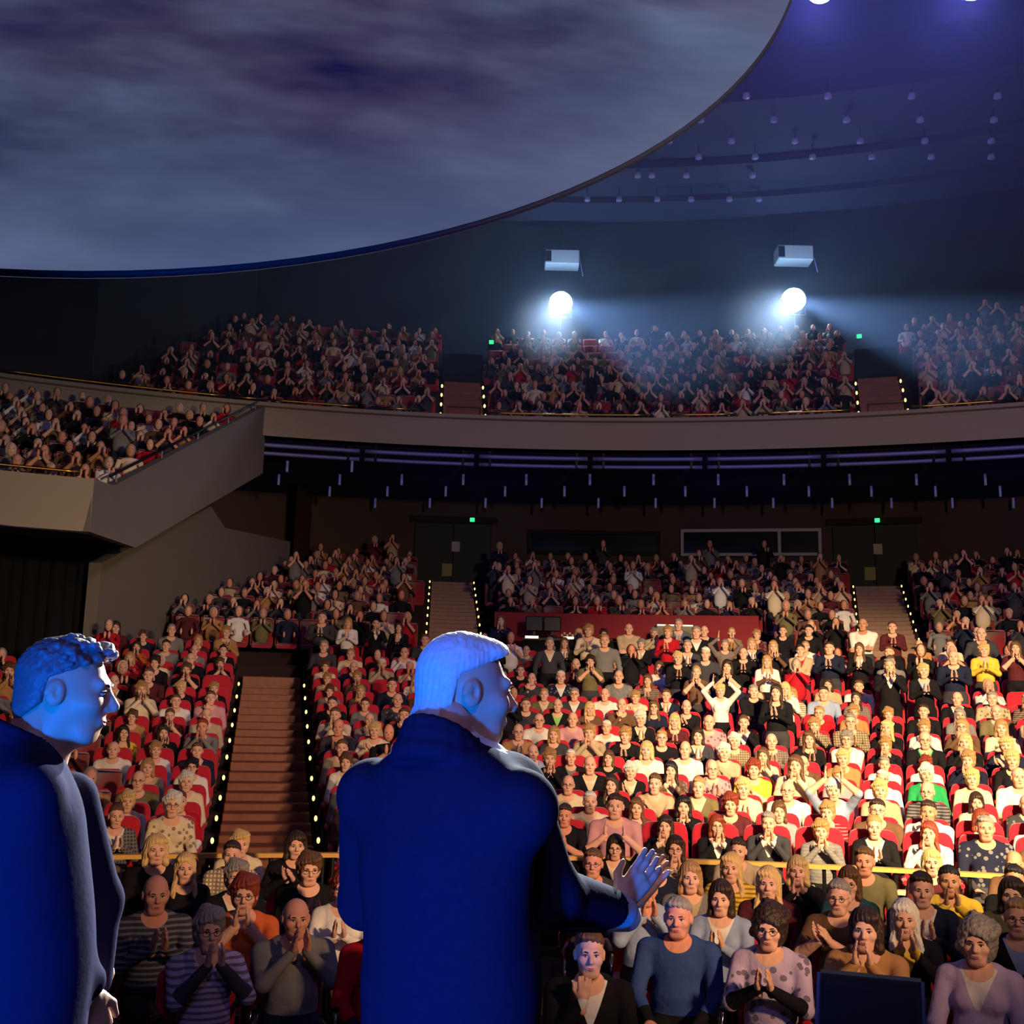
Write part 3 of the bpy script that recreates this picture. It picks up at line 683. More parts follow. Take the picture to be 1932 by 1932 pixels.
mb = MB(); mb.tube([(SR * math.cos(2 * PI * i / nn), SR * math.sin(2 * PI * i / nn), 0) for i in range(nn + 1)], .02, 8); mb.obj('screen_rim', mat('dark_rim', (40, 44, 60), .6), t, True)
for a in (60, 120, 90): 
    p = Vector((SR * math.cos(math.radians(a)), SR * math.sin(math.radians(a)), 0)); w = q.to_3x3() @ p
    MB().tube([p, p + q.to_3x3().inverted() @ Vector((0, 0, 6))], .015, 6).obj('suspension_wire', M_blk, t)
# ------------------------------------------------------------------ stage lamps just at the top edge
for (x, y, w) in ((1548, -20, 'left'), (1835, -26, 'right')):
    P = at(x, y, 17.0); t = empty('stage_lamp', P); tag(t, 'bluish white stage lamp glaring at the top edge, the %s one' % w, 'spotlight')
    d = (Vector((x / 600 - 2.4, 6, 1)) - P).normalized(); qq = d.to_track_quat('Y', 'Z').to_matrix()
    MB().tube([qq @ Vector((0, -.6, 0)), qq @ Vector((0, -.02, 0))], [.16, .24], 16).obj('lamp_housing', M_blk, t, True)
    MB().tube([qq @ Vector((0, -.02, 0)), qq @ Vector((0, .02, 0))], [.22, .2], 20).obj('lens', emis('stage_lens_glow', (120, 130, 255), 30), t, True)
    MB().tube([(0, 0, 0), (0, 0, 21.6 - P.z)], .03, 6).obj('hanger', M_blk, t)
    spot('added_ceiling_glow', P + Vector((0, .3, -.2)), P + Vector((1, 6, 4.5)), 1100, (.24, .14, 1.0), 84, .8, .3)  # spot added to tint the ceiling blue; the fixture itself faces the camera
    l = bpy.data.lights.new('added_lamp_halo', 'POINT'); l.energy = 330; l.color = (.34, .28, 1.0); l.shadow_soft_size = .25; o = bpy.data.objects.new('added_lamp_halo', l); COL.objects.link(o); o.location = P + d * .7  # added point lamp, widens the violet halo around the fixture
# ------------------------------------------------------------------ sound desk on the cross aisle
def deskp(x, z, R=27.2):
    lo, hi = -20, 30
    for _ in range(40):
        m = (lo + hi) / 2
        if px(pol(R, m, z))[0] < x: lo = m
        else: hi = m
    return lo
a0, a1 = deskp(985, 3.9), deskp(1325, 3.9); am = (a0 + a1) / 2
t = empty('sound_desk', pol(27.2, am, ZX)); tag(t, 'long black sound mixing desk in the cross aisle before the red parapet', 'mixing desk')
MB().sheet([(26.85, 3.90), (26.85, 3.95), (27.6, 4.02), (27.6, 3.97)], a0, a1, 12, close=True).obj('desk_top', M_blk, t).location = -t.location
MB().sheet([(26.95, ZX), (26.95, 3.9), (27.0, 3.9), (27.0, ZX)], a0, a1, 12, close=True).obj('front_panel', M_black, t).location = -t.location
for xa, xb in ((990, 1015), (1062, 1082)):
    mb = MB().sheet([(26.83, 3.93), (26.83, 3.985), (26.9, 3.985), (26.9, 3.93)], deskp(xa, 3.9), deskp(xb, 3.9), 3, close=True); mb.obj('strip_light', M_strip, t).location = -t.location
for i in range(12):
    a = deskp(1060 + 5 * i, 4); p = pol(27.1 + .1 * (i % 2), a, 4.03 + .05 * (i % 2)) - t.location; MB().ball(p, .03, 8, 5).obj('knob', mat('pale_knob', (220, 210, 180), .5), t, True)
for x, w in ((1008, 'left'), (1042, 'right')):
    p = pol(27.4, deskp(x, 4), 4.03); s = empty('computer_screen', p); tag(s, 'black computer screen on the sound desk, the %s one' % w, 'monitor')
    MB().rbox((0, 0, .27), (.20, .03, .17), .02).obj('screen', M_blk, s); MB().box((0, .02, .06), (.03, .02, .06)).obj('screen_stand', M_blk, s); MB().rbox((0, 0, .008), (.12, .09, .008), .004).obj('base', M_blk, s)
p = pol(27.3, deskp(1272, 4.0), 4.0); s = empty('equipment_case', p); tag(s, 'grey equipment case with lit top edge on the sound desk', 'case')
MB().rbox((0, 0, .16), (.42, .16, .15), .02).obj('case_body', mat('grey_case', (120, 116, 96), .6), s); MB().box((0, -.17, .30), (.40, .01, .015)).obj('strip_light', M_strip, s)
# ------------------------------------------------------------------ rail before the first raked row
RR = 13.62
for i, (a, b) in enumerate([(-25, -19.5), (-19.5, -14.4), (-14.4, -9.8), (-9.8, -4.6), (-4.6, .6), (.6, 5.8), (5.8, 11.0), (11.0, 16.2), (16.2, 21.4), (21.4, 27)]):
    t = empty('front_rail', pol(RR, a, 0)); tag(t, 'low black front rail with yellow brass top, %s section from the left' % ('first second third fourth fifth sixth seventh eighth ninth tenth'.split()[i]), 'rail')
    L = -t.location
    MB().sheet([(RR - .05, .86), (RR - .05, .90), (RR + .05, .90), (RR + .05, .86)], a, b, 6, close=True).obj('top_rail', mat('yellow_brass_rail', (226, 178, 92), .45, .3, var=.05), t).location = L
    MB().sheet([(RR - .02, .05), (RR - .02, .62), (RR + .02, .62), (RR + .02, .05)], a + .15, b - .15, 6, close=True).obj('lower_panel', M_blk, t).location = L
    MB().sheet([(RR - .07, .66), (RR - .07, .70), (RR + .03, .70), (RR + .03, .66)], a + .6, b - .6, 6, close=True).obj('ledge', mat('pale_ledge', (190, 180, 150), .6), t).location = L
    for j in (.04, .5, .96):
        p = pol(RR, a + (b - a) * j, 0) + L; MB().tube([p, p + Vector((0, 0, .87))], .02, 8).obj('post', M_blk, t)
# ------------------------------------------------------------------ seats
M_red = mat('red_velvet', (178, 24, 46), .85, var=.12, scale=40, sheen=.3)
def backrest_me(w, z0, z1, th, y, lean, m, name, rc=.42):
    n = 20; out = []
    for i in range(n):      # rounded top, nearly square foot
        a = 2 * PI * i / n; c, s = math.cos(a), math.sin(a); e = .34 if s > 0 else .16
        out.append((math.copysign(abs(c) ** e, c), math.copysign(abs(s) ** e, s)))
    rings = []; hz = (z1 - z0) / 2; zc = (z0 + z1) / 2
    for k, yy in ((.72, .5), (.93, .46), (1, .25), (1, -.25), (.93, -.46), (.72, -.5)):
        rings.append([(p[0] * (w / 2 - (1 - k) * .12), y + yy * th - (p[1] * hz) * lean, zc + p[1] * (hz - (1 - k) * .12)) for p in out])
    v = [p for r in rings for p in r]; f = [(r * n + i, r * n + (i + 1) % n, (r + 1) * n + (i + 1) % n, (r + 1) * n + i) for r in range(5) for i in range(n)]
    f = [q[::-1] for q in f] + [tuple(range(n)), tuple(5 * n + i for i in range(n))[::-1]]
    return mesh(name, v, f, None, [m], True)
SB = backrest_me(.51, .42, 1.10, .11, -.21, .14, M_red, 'backrest')
SS = MB().rbox((0, .06, .41), (.235, .25, .065), .04).me('seat_cushion', M_red, True)
SA = MB().rbox((.268, .05, .63), (.028, .20, .026), .015).me('armrest', M_red)
SP = MB().box((.268, .02, .32), (.014, .14, .29)).box((.268, -.02, .03), (.03, .2, .03)).me('side_frame', M_blk)
PEOPLE = []
SEATS = []
for k in range(13):
    R = ROWR[k]; d = math.degrees(.54 / R); e = math.degrees((.59 + .12 + .27) / R)
    for i in range(60):
        a = AST + e + i * d
        if a > 27.5: break
        SEATS.append(dict(k=k, i=i + 1, side='right', a=a, R=R, z=ROWZ[k]))
    for i in range(30):
        a = AST - e - i * d; P = pol(R, a, 0)
        if a < -28.5 or (P.y > 20.5 and P.x < wall_x(P.y) + .45): break
        SEATS.append(dict(k=k, i=i + 1, side='left', a=a, R=R, z=ROWZ[k]))
def hidden(x, y):
    if x < -60 or x > 1990 or y > 1990: return True
    if 690 < x < 1015 and y > 1440: return True
    if 800 < x < 955 and y > 1225: return True
    if x < 165 and y > 1430: return True
    if 50 < x < 200 and y > 1225: return True
    return False
for s in SEATS:
    s['P'] = pol(s['R'], s['a'], s['z']); s['hp'] = px(s['P'] + Vector((0, 0, 1.15))); s['sp'] = px(s['P'] + Vector((0, 0, 1.55)))
    s['hid'] = hidden(*s['hp']); s['who'] = None; s['D'] = s['P'].length
seen = sorted([s for s in SEATS if not s['hid']], key=lambda s: s['D'])[:300]
for s in seen:
    s['ind'] = True; rz = PI - math.radians(s['a'])
    t = empty('theatre_seat', s['P'], rz)
    tag(t, 'red velvet theatre seat, %s row behind the front rail, %s %s of the wooden stairs' % (ordw(s['k'] + 1), ordw(s['i']), s['side']), 'seat', 'red theatre seats of the raked stalls')
    for nm, me in (('backrest', SB), ('seat_cushion', SS), ('armrest', SA), ('side_frame', SP)): link(nm, me, t)
def low_seat(w=.50):
    mb = MB().rbox((0, -.21, .72), (w / 2, .05, .33), .05).rbox((0, .05, .42), (.23, .22, .05), .03); return mbq3(mb)
def mbq3(mb):
    f = []
    for q in mb.f:
        q = list(q)
        for j in range(1, len(q) - 1): f.append((q[0], q[j], q[j + 1]))
    return np.array([list(p) for p in mb.v], np.float32), np.array(f)
def stack(tv, tf, places, name, m, label, cat, cols=None):
    """one joined object of many far copies; places = [(P, rz, sx, sz)]"""
    V = []; F = []; n = 0
    for P, rz, s in places:
        c, q = math.cos(rz) * s, math.sin(rz) * s
        v = tv @ np.array([[c, -q, 0], [q, c, 0], [0, 0, s]], np.float32).T + np.array(P, np.float32); V.append(v); F.append(tf + n); n += len(tv)
    o = link(name, mesh(name, np.concatenate(V), np.concatenate(F), None, [m], False)); return tag(o, label, cat, kind='stuff')
REAR = []       # far places: (P, rz, kind)
def ok_aisle(R, a, aisles, half): return all(abs(math.radians(a - b)) * R > half for b in aisles)
for R, z in ((27.2, 3.2), (28.1, 3.5)):
    d = math.degrees(.53 / R); a = -16.5 + random.random() * d
    while a < 28:
        P = pol(R, a, z)
        if P.x > wall_x(P.y) + .45 and ok_aisle(R, a, (-3.8, 16.5), .92) and not -3.0 < a < 11.3: REAR.append((P, PI - math.radians(a), 'rear'))
        a += d
for R, z in zip(RRR, RRZ):
    d = math.degrees(.53 / R); a = -17.5 + random.random() * d
    while a < 28:
        P = pol(R, a, z)
        if P.x > wall_x(P.y) + .45 and ok_aisle(R, a, (-3.8, 16.5), .92): REAR.append((P, PI - math.radians(a), 'rear'))
        a += d
for R, z in zip(BLR, BLZ):
    d = math.degrees(.53 / R); a = -26 + random.random() * d
    while a < 28:
        P = pol(R, a, z); inside = P.x > -9.6 + (P.y - 31) * .07
        if inside and ok_aisle(R, a, (-3.62, 16.78), .86): REAR.append((P, PI - math.radians(a), 'balcony'))
        a += d
for R, z in zip(WGR, WGZ):
    d = math.degrees(.53 / R); a = wing_a(R) - math.degrees(.5 / R)
    while a > -31: REAR.append((pol(R, a, z), PI - math.radians(a), 'wing')); a -= d
tv, tf = low_seat()
hs = [s for s in SEATS if not s.get('ind')]
stack(tv, tf, [(P + Vector((0, 0, 0)), rz, 1) for P, rz, k in REAR] + [(s['P'], PI - math.radians(s['a']), 1) for s in hs], 'seat_rows', M_red, 'distant rows of red seats in rear stalls, wing and balcony', 'seats')
tierm = MB()
for a0, a1 in ((-17, -5.2), (11.4, 28)): tierm.sheet([(26.8, ZX), (26.8, 3.2), (27.65, 3.2), (27.65, 3.5), (28.6, 3.5)], a0, a1, 14)
struct(tierm.obj('floor_lower_rear_rows', M_floor), 'dark floor of the lowest rear rows')
# ------------------------------------------------------------------ people: shared body meshes
SKINS = {n: mat('skin_' + n, c, .55, var=.06, scale=25, spec=.35) for n, c in dict(fair=(226, 176, 148), ruddy=(214, 150, 124), tan=(196, 142, 110), deep=(120, 80, 60)).items()}
M_eye = mat('eye_white', (225, 220, 214), .3); M_iris = mat('dark_iris_brow', (48, 34, 28), .6); M_lip = mat('lips', (176, 96, 88), .5); M_shoe = mat('black_shoe', (22, 20, 20), .4)
CL = dict(black=(24, 23, 27), navy=(30, 34, 56), white=(228, 224, 214), cream=(226, 208, 172), grey=(122, 120, 118), beige=(182, 162, 130), olive=(112, 104, 72), red=(178, 26, 40), pink=(206, 150, 156), green=(40, 150, 84),
          blue=(50, 74, 130), brown=(104, 76, 56), yellow=(232, 190, 66), orange=(214, 104, 52), maroon=(86, 34, 40), teal=(42, 80, 84), dgrey=(62, 61, 66), lblue=(150, 166, 196), lilac=(190, 172, 202), tan=(176, 130, 82), lime=(150, 206, 110))
CW = dict(dgrey='dark grey', lblue='pale blue', tan='tan brown', lime='lime green')
HC = dict(k=(26, 22, 20), d=(52, 36, 26), b=(96, 66, 42), l=(172, 134, 84), w=(226, 220, 204), g=(140, 134, 126), r=(132, 56, 34), y=(214, 182, 120))
def hairm(c):
    nm = 'hair_' + c
    if nm in MATS: return MATS[nm]
    m = mat(nm, HC[c], .5, var=.45, scale=1.0, bump=.7, spec=.45); nt = m.node_tree
    mp = nt.nodes.new('ShaderNodeMapping'); mp.inputs['Scale'].default_value = (120, 120, 16)
    n = next(q for q in nt.nodes if q.type == 'TEX_NOISE'); nt.links.new(nt.nodes['Texture Coordinate'].outputs['Object'], mp.inputs[0]); nt.links.new(mp.outputs[0], n.inputs['Vector'])
    return m
SK = dict(fair=(226, 176, 148), ruddy=(214, 150, 124), tan=(196, 142, 110), deep=(120, 80, 60))
OUT = {}
def outfit(top, inn, arm, leg, skin, pat):
    """one cloth material: collar opening, sleeves, neckline and waist are cut by smooth mesh attributes"""
    key = (top, inn, arm, leg, skin, pat)
    if key in OUT: return OUT[key]
    m = bpy.data.materials.new('outfit_%s_%s' % (top, pat or 'plain')); m.use_nodes = True; nt = m.node_tree; b = nt.nodes['Principled BSDF']; b.inputs['Roughness'].default_value = .88; b.inputs['Specular IOR Level'].default_value = .15
    N = nt.nodes.new; Lk = nt.links.new
    tc = N('ShaderNodeTexCoord'); ns = N('ShaderNodeTexNoise'); ns.inputs['Scale'].default_value = 9; ns.inputs['Detail'].default_value = 4; Lk(tc.outputs['Object'], ns.inputs[0])
    def rgb(c): return lin(c) + (1,)
    def mix(fac, a, c):
        q = N('ShaderNodeMix'); q.data_type = 'RGBA'
        if fac is not None: Lk(fac, q.inputs[0])
        for v, k in ((a, 6), (c, 7)):
            if isinstance(v, tuple): q.inputs[k].default_value = v
            else: Lk(v, q.inputs[k])
        return q.outputs[2]
    t = lin(CL[top]); base = mix(ns.outputs[0], tuple(v * .8 for v in t) + (1,), tuple(min(1, v * 1.18) for v in t) + (1,))
    if pat:
        c2 = tuple(min(1, v * .35 + (.0 if sum(t) > .6 else .16)) for v in t) + (1,)
        if pat in ('stripe', 'plaid'):
            w = N('ShaderNodeTexWave'); w.bands_direction = 'Z'; w.inputs['Scale'].default_value = 9; Lk(tc.outputs['Object'], w.inputs[0]); f = N('ShaderNodeMath'); f.operation = 'GREATER_THAN'; f.inputs[1].default_value = .62; Lk(w.outputs['Fac'], f.inputs[0]); base = mix(f.outputs[0], base, c2)
            if pat == 'plaid':
                w = N('ShaderNodeTexWave'); w.bands_direction = 'X'; w.inputs['Scale'].default_value = 9; Lk(tc.outputs['Object'], w.inputs[0]); f = N('ShaderNodeMath'); f.operation = 'GREATER_THAN'; f.inputs[1].default_value = .62; Lk(w.outputs['Fac'], f.inputs[0]); base = mix(f.outputs[0], base, c2)
        else:
            w = N('ShaderNodeTexVoronoi'); w.inputs['Scale'].default_value = 16; Lk(tc.outputs['Object'], w.inputs[0]); f = N('ShaderNodeMath'); f.operation = 'LESS_THAN'; f.inputs[1].default_value = .34; Lk(w.outputs['Distance'], f.inputs[0]); base = mix(f.outputs[0], base, c2)
    for at_, c in (('vneck', CL[inn] if inn else None), ('sleeve', (SK[skin] if arm == 'skin' else CL[arm]) if arm else None), ('neck', SK[skin]), ('waist', CL[leg])):
        if c is None: continue
        a = N('ShaderNodeAttribute'); a.attribute_name = at_; f = N('ShaderNodeMath'); f.operation = 'LESS_THAN'; f.inputs[1].default_value = 0.0; Lk(a.outputs['Fac'], f.inputs[0]); base = mix(f.outputs[0], base, rgb(c))
    Lk(base, b.inputs['Base Color'])
    bp = N('ShaderNodeBump'); bp.inputs['Strength'].default_value = .55; bp.inputs['Distance'].default_value = .03; Lk(ns.outputs[0], bp.inputs['Height']); Lk(bp.outputs[0], b.inputs['Normal'])
    OUT[key] = m; return m
BODY = {}; HAIR = {}
def get_body(pose, fem):
    if (pose, fem) not in BODY:
        (v, f, m), H, A4 = body(pose, .0125, .006, .0062, fem); me = mesh('body', v, f, m)
        for i, nm in enumerate(('vneck', 'sleeve', 'neck', 'waist')):
            q = me.attributes.new(nm, 'FLOAT', 'POINT'); q.data.foreach_set('value', A4[:, i].astype(np.float32))
        for i in range(9): me.materials.append(None)
        BODY[(pose, fem)] = (me, H)
    return BODY[(pose, fem)]
def get_hair(st):
    if st not in HAIR:
        v, f, m = hair(st, .006); me = mesh('hair', v, f, None); me.materials.append(None); HAIR[st] = me
    return HAIR[st]
gl = MB()
for s in (-1, 1):
    gl.tube([(s * .033 + .021 * math.cos(2 * PI * i / 12), .102 - .006 * abs(math.cos(2 * PI * i / 12)), .002 + .016 * math.sin(2 * PI * i / 12)) for i in range(13)], .0018, 5)
    gl.tube([(s * .054, .098, .006), (s * .082, .0, .01)], .0018, 5)
gl.tube([(-.012, .103, .006), (.012, .103, .006)], .0018, 5)
GLM = gl.me('glasses', mat('dark_spectacle_frame', (40, 34, 32), .3), True)
POSEW = {'clap': 'clapping low', 'high': 'clapping at the face', 'side': 'clapping sideways', 'lap': 'hands in lap', 'fold': 'arms folded', 'chin': 'hand at chin', 'raise': 'hands raised',
         'Tclap': 'clapping', 'Thigh': 'clapping high', 'Tdown': 'arms down', 'Tfold': 'arms folded', 'Traise': 'arms raised'}
def person(P, rz, spec, label, scale=1.0, wide=1.0, group=None):
    hc, st, top, pose = spec['hc'], spec['st'], spec['top'], spec['pose']
    fem = st in 'fblcu'
    me, H = get_body(pose, fem); t = empty('person', P, rz, (scale * wide, scale, scale)); tag(t, label, 'person', group)
    b = link('body', me, t); sk = SKINS[spec.get('skin', 'fair')]
    pat = spec.get('pat')
    if pat is None and top not in ('white', 'black') and random.random() < .22: pat = random.choice(('stripe', 'plaid', 'floral'))
    arm = spec.get('arm') or ('skin' if spec.get('short') else None)
    ms = [outfit(top, spec.get('inn'), arm, spec.get('leg') or random.choice(('dgrey', 'navy', 'black')), spec.get('skin', 'fair'), pat), sk, sk, sk, sk, M_eye, M_iris, M_lip, M_shoe]
    for i, m in enumerate(ms): b.material_slots[i].link = 'OBJECT'; b.material_slots[i].material = m
    if st != 'n':
        h = link('hair', get_hair(st), t); h.matrix_local = H; h.material_slots[0].link = 'OBJECT'; h.material_slots[0].material = hairm(hc)
    if spec.get('G'): g = link('glasses', GLM, t); g.matrix_local = H
    return t
PO = dict(c='clap', h='high', s='side', l='lap', f='fold', n='chin', r='raise', C='Tclap', H='Thigh', D='Tdown', F='Tfold', R='Traise')
def parse(line):
    # x,y,hair colour+style,top,pose[,flags: i<inner> a<sleeve> e(short sleeves) G(lasses) k<skin>]
    q = line.split(','); d = dict(x=float(q[0]), y=float(q[1]), hc=q[2][0], st=q[2][1], top=q[3], pose=PO[q[4]])
    for w in q[5:]:
        if w == 'G': d['G'] = 1
        elif w == 'e': d['short'] = 1
        elif w[0] == 'i': d['inn'] = w[1:]
        elif w[0] == 'a': d['arm'] = w[1:]
        elif w[0] == 'k': d['skin'] = w[1:]
        elif w[0] == 'p': d['pat'] = {'s': 'stripe', 'l': 'plaid', 'f': 'floral', '-': ''}[w[1]]
    return d
ROWP = """1095,1540,ds,black,c,e,kruddy/1187,1556,lb,white,c/1275,1562,db,black,h,icream/1380,1560,rb,black,h,iwhite,G/1472,1555,gs,dgrey,h,iwhite/1571,1570,lf,grey,h/1668,1562,lu,black,c,iwhite/1776,1574,rl,white,h/1879,1565,gs,navy,l,kruddy
620,1529,bu,white,l/365,1544,wf,white,l,ablack/258,1540,bu,dgrey,c,iwhite/1045,1515,wf,cream,l/1069,1512,wt,white,l/1111,1514,ws,cream,l/1154,1521,ds,pink,l/1228,1526,bl,brown,s/1156,1482,dl,black,l/1093,1482,wt,cream,l,G/1140,1445,wt,black,l,icream/1069,1444,ws,black,l,igrey
1201,1456,wf,black,s,icream/1038,1424,lf,black,h/1023,1386,lb,dgrey,c/996,1360,lt,white,l,G/1071,1358,wt,pink,l/1115,1338,yb,brown,s/1093,1311,gs,dgrey,l,G,iwhite/1135,1311,lt,white,l/1197,1316,lf,cream,s/1225,1335,bl,navy,l,G/1183,1356,wf,black,c,icream/1166,1331,gt,brown,n
1057,1332,lt,black,l,ilime/1020,1311,ls,olive,l,icream/992,1330,bs,dgrey,l/1123,1371,lb,white,h/1148,1381,ws,white,l/1094,1383,lf,beige,h/1112,1418,gt,dgrey,f/1167,1432,bb,black,l/1218,1389,lf,black,c/1248,1313,bs,navy,c,iwhite/1277,1334,lt,black,s
1331,1338,yf,cream,h/1246,1361,yb,maroon,c/1306,1363,lt,pink,l/1372,1305,yf,white,R/1415,1308,gs,black,F/1449,1308,dl,black,C,kfair/1273,1394,ls,black,l,G/1344,1390,db,dgrey,c,iwhite/1417,1400,wf,beige,l/1244,1417,yb,white,l,e/1314,1416,lt,white,l,e/1391,1421,wf,beige,s
1453,1428,bl,cream,h/1281,1455,kl,brown,h,icream/1363,1452,wt,pink,c,G/1429,1452,rf,yellow,s,acream/1254,1480,bs,beige,s/1318,1486,ls,olive,l,icream/1394,1488,yf,cream,c/1433,1521,wt,white,l,G/1371,1518,rf,maroon,c/1331,1527,bt,navy,n/1401,1531,bf,orange,l/1266,1522,kb,black,h
1482,1311,lb,cream,h/1509,1302,yl,white,H,ewhite/1541,1309,ds,lblue,l/1608,1296,bs,white,l/1611,1318,dl,brown,l/1585,1344,lf,tan,c/1575,1371,lf,beige,h/1626,1363,gs,beige,c,G/1640,1338,lf,beige,l,icream/1475,1400,wt,brown,c/1546,1396,bl,black,c/1531,1421,rf,maroon,l
1618,1397,gf,white,f,G/1456,1432,bl,cream,h/1521,1445,lt,brown,h,G/1593,1432,yf,tan,s/1662,1443,gs,white,s,ablack/1576,1466,lf,pink,l/1666,1471,ws,white,l,G/1474,1492,wt,white,l,G/1564,1491,wf,lblue,r,e/1596,1499,wf,cream,l/1642,1492,yf,beige,n/1506,1534,bb,pink,l
1545,1533,lf,red,h/1601,1537,ws,cream,l/1686,1531,ds,brown,l,G/1909,1467,wt,white,l,e/1819,1470,yf,cream,l/1821,1514,db,cream,c,ablue/1901,1517,dt,dgrey,l/1730,1494,wt,dgrey,c,G/1727,1461,wf,green,l/1737,1443,rf,white,l/1718,1531,ds,white,h,ktan/1688,1408,lf,black,h
1696,1375,yl,black,h/1712,1350,lf,black,s,icream/1746,1397,wt,black,c,igreen,G/1765,1375,lf,white,h/1751,1343,ds,black,l/1786,1319,gt,black,l,iwhite/1851,1319,gs,beige,l/1851,1344,wt,olive,l,igrey/1832,1373,ll,brown,h,G/1831,1402,yb,black,h/1823,1435,lf,navy,h/1920,1322,ll,brown,h
1918,1352,lf,beige,l/1911,1375,lb,cream,c/1901,1408,yf,navy,s/1899,1435,yf,black,l/1794,1543,wf,white,l/1811,1546,rb,red,l/1895,1552,wt,white,c
973,1174,bl,navy,H/991,1237,gt,grey,l/994,1266,bs,black,l/1012,1282,bt,dgrey,n/1030,1216,gs,dgrey,D,icream/1037,1236,gf,red,l,iwhite/1053,1217,bl,black,C,iwhite/1056,1256,lf,black,h/1072,1279,ws,navy,l,iwhite/1089,1201,yb,black,C/1117,1181,lf,cream,C,igrey/1134,1200,df,black,C
1154,1185,ls,grey,D/1181,1189,bt,beige,F/1208,1220,gf,black,C,iwhite/1130,1250,df,olive,H,e/1156,1256,ds,grey,c/1097,1255,gt,maroon,c/1177,1278,wt,grey,l/1213,1174,lf,black,C/1232,1197,gf,beige,H/1250,1185,lf,red,C/1278,1181,gs,navy,C,ilblue/1302,1221,gs,dgrey,C,iwhite
1331,1193,bt,black,D,iwhite/1331,1236,ws,dgrey,D/1351,1177,gs,black,D,iwhite/1380,1196,lu,tan,C/1360,1219,gs,brown,R/1392,1235,wt,black,C/1405,1216,lb,navy,C,iwhite/1431,1200,lf,maroon,C/1281,1244,yf,black,C/1251,1260,bb,white,l/1305,1270,lu,brown,H,e/1359,1260,db,black,H,e
1441,1250,ll,white,C,abrown/1227,1285,bl,brown,c/1463,1223,ll,black,H,abrown/1501,1229,ds,beige,F,ired/1523,1223,lu,white,C/1479,1193,bu,black,D/1527,1192,ks,black,D/1572,1225,ds,navy,C/1628,1227,bl,black,C,iwhite/1655,1173,bt,white,F,ktan/1654,1250,gs,black,H,iwhite
1673,1251,bs,grey,H/1685,1233,bs,black,C/1565,1293,db,beige,l/1733,1220,lt,tan,C/1729,1268,yf,black,C,ilblue/1786,1220,bu,cream,C/1808,1243,gt,navy,C/1854,1229,yf,yellow,C/1910,1225,bl,maroon,H,e/1698,1186,bu,maroon,C/1846,1196,gt,navy,D/1864,1193,bt,dgrey,D
631,1221,gs,dgrey,l,ablack/682,1236,ls,cream,l/680,1260,gt,navy,l/633,1259,bf,cream,l/633,1282,lf,beige,c/626,1305,bf,grey,c/633,1328,ds,black,l/625,1350,bs,cream,h/637,1373,gt,dgrey,c,kruddy/688,1279,lf,brown,h/690,1305,ll,brown,c/690,1330,ds,grey,l/688,1359,lt,beige,n
701,1379,yf,cream,s/743,1255,ws,beige,h/746,1293,ds,navy,l/751,1322,bt,dgrey,l/755,1351,bs,navy,n/765,1376,ds,red,l/781,1233,bt,white,n/790,1208,bs,dgrey,l/747,1186,dl,black,C,icream/680,1178,ku,black,H,iwhite/643,1177,lb,white,C/592,1167,bs,dgrey,C,iteal/783,1283,ll,cream,l
631,1412,bs,beige,l/638,1439,bf,white,l/633,1472,wt,grey,l,G/633,1500,ws,brown,l/267,1166,db,maroon,l/317,1167,gs,grey,l/372,1166,gs,black,l,igrey/414,1174,lf,tan,c/254,1200,bf,navy,l/255,1221,db,orange,h/308,1219,ds,grey,l/363,1208,lb,maroon,c/360,1227,lt,grey,c
421,1228,ds,black,l,iwhite/236,1242,lb,red,h/289,1251,df,black,c/274,1271,bs,maroon,c/359,1244,wt,black,l/343,1264,bf,black,h,e/407,1254,bf,black,h,e/273,1302,lf,cream,h/337,1302,yf,black,l/405,1305,lf,black,c/255,1324,bs,maroon,l/337,1324,bs,white,l,ablack/395,1318,bs,pink,n
250,1355,bf,tan,l/329,1352,bs,maroon,h,e/395,1351,wt,beige,l/242,1384,kl,yellow,l,anavy/329,1384,dl,black,h/405,1373,rs,grey,h,kruddy/215,1418,bt,white,l/316,1416,lf,white,l/376,1419,bs,navy,l,ipink/208,1447,kf,cream,h/381,1448,kf,white,l,G/308,1452,lb,beige,l/280,1474,bt,olive,l,G
370,1476,wf,cream,l/376,1496,wt,brown,s/189,1510,ks,navy,l/263,1513,yf,cream,l/292,1519,wf,cream,l,G/368,1513,bs,red,l,awhite/16,1262,bf,tan,h/45,1352,lf,cream,h/24,1385,lf,cream,l"""
want = [parse(p) for l in ROWP.strip().split('\n') for p in l.split('/') if p]
cand = [s for s in SEATS if -200 < s['hp'][0] < 2000]
pairs = []
for wi, w in enumerate(want):
    key = 'sp' if w['pose'][0] == 'T' else 'hp'
    for s in cand:
        dx, dy = s[key][0] - w['x'], s[key][1] - w['y']; d = math.hypot(dx, dy * 1.3)
        if d < 70: pairs.append((d, wi, id(s), s))
pairs.sort(key=lambda q: q[0]); used = set(); tot = 0
for d, wi, sid, s in pairs:
    if wi in used or s['who'] is not None: continue
    s['who'] = want[wi]; used.add(wi)
print('listed', len(want), 'placed', len(used))
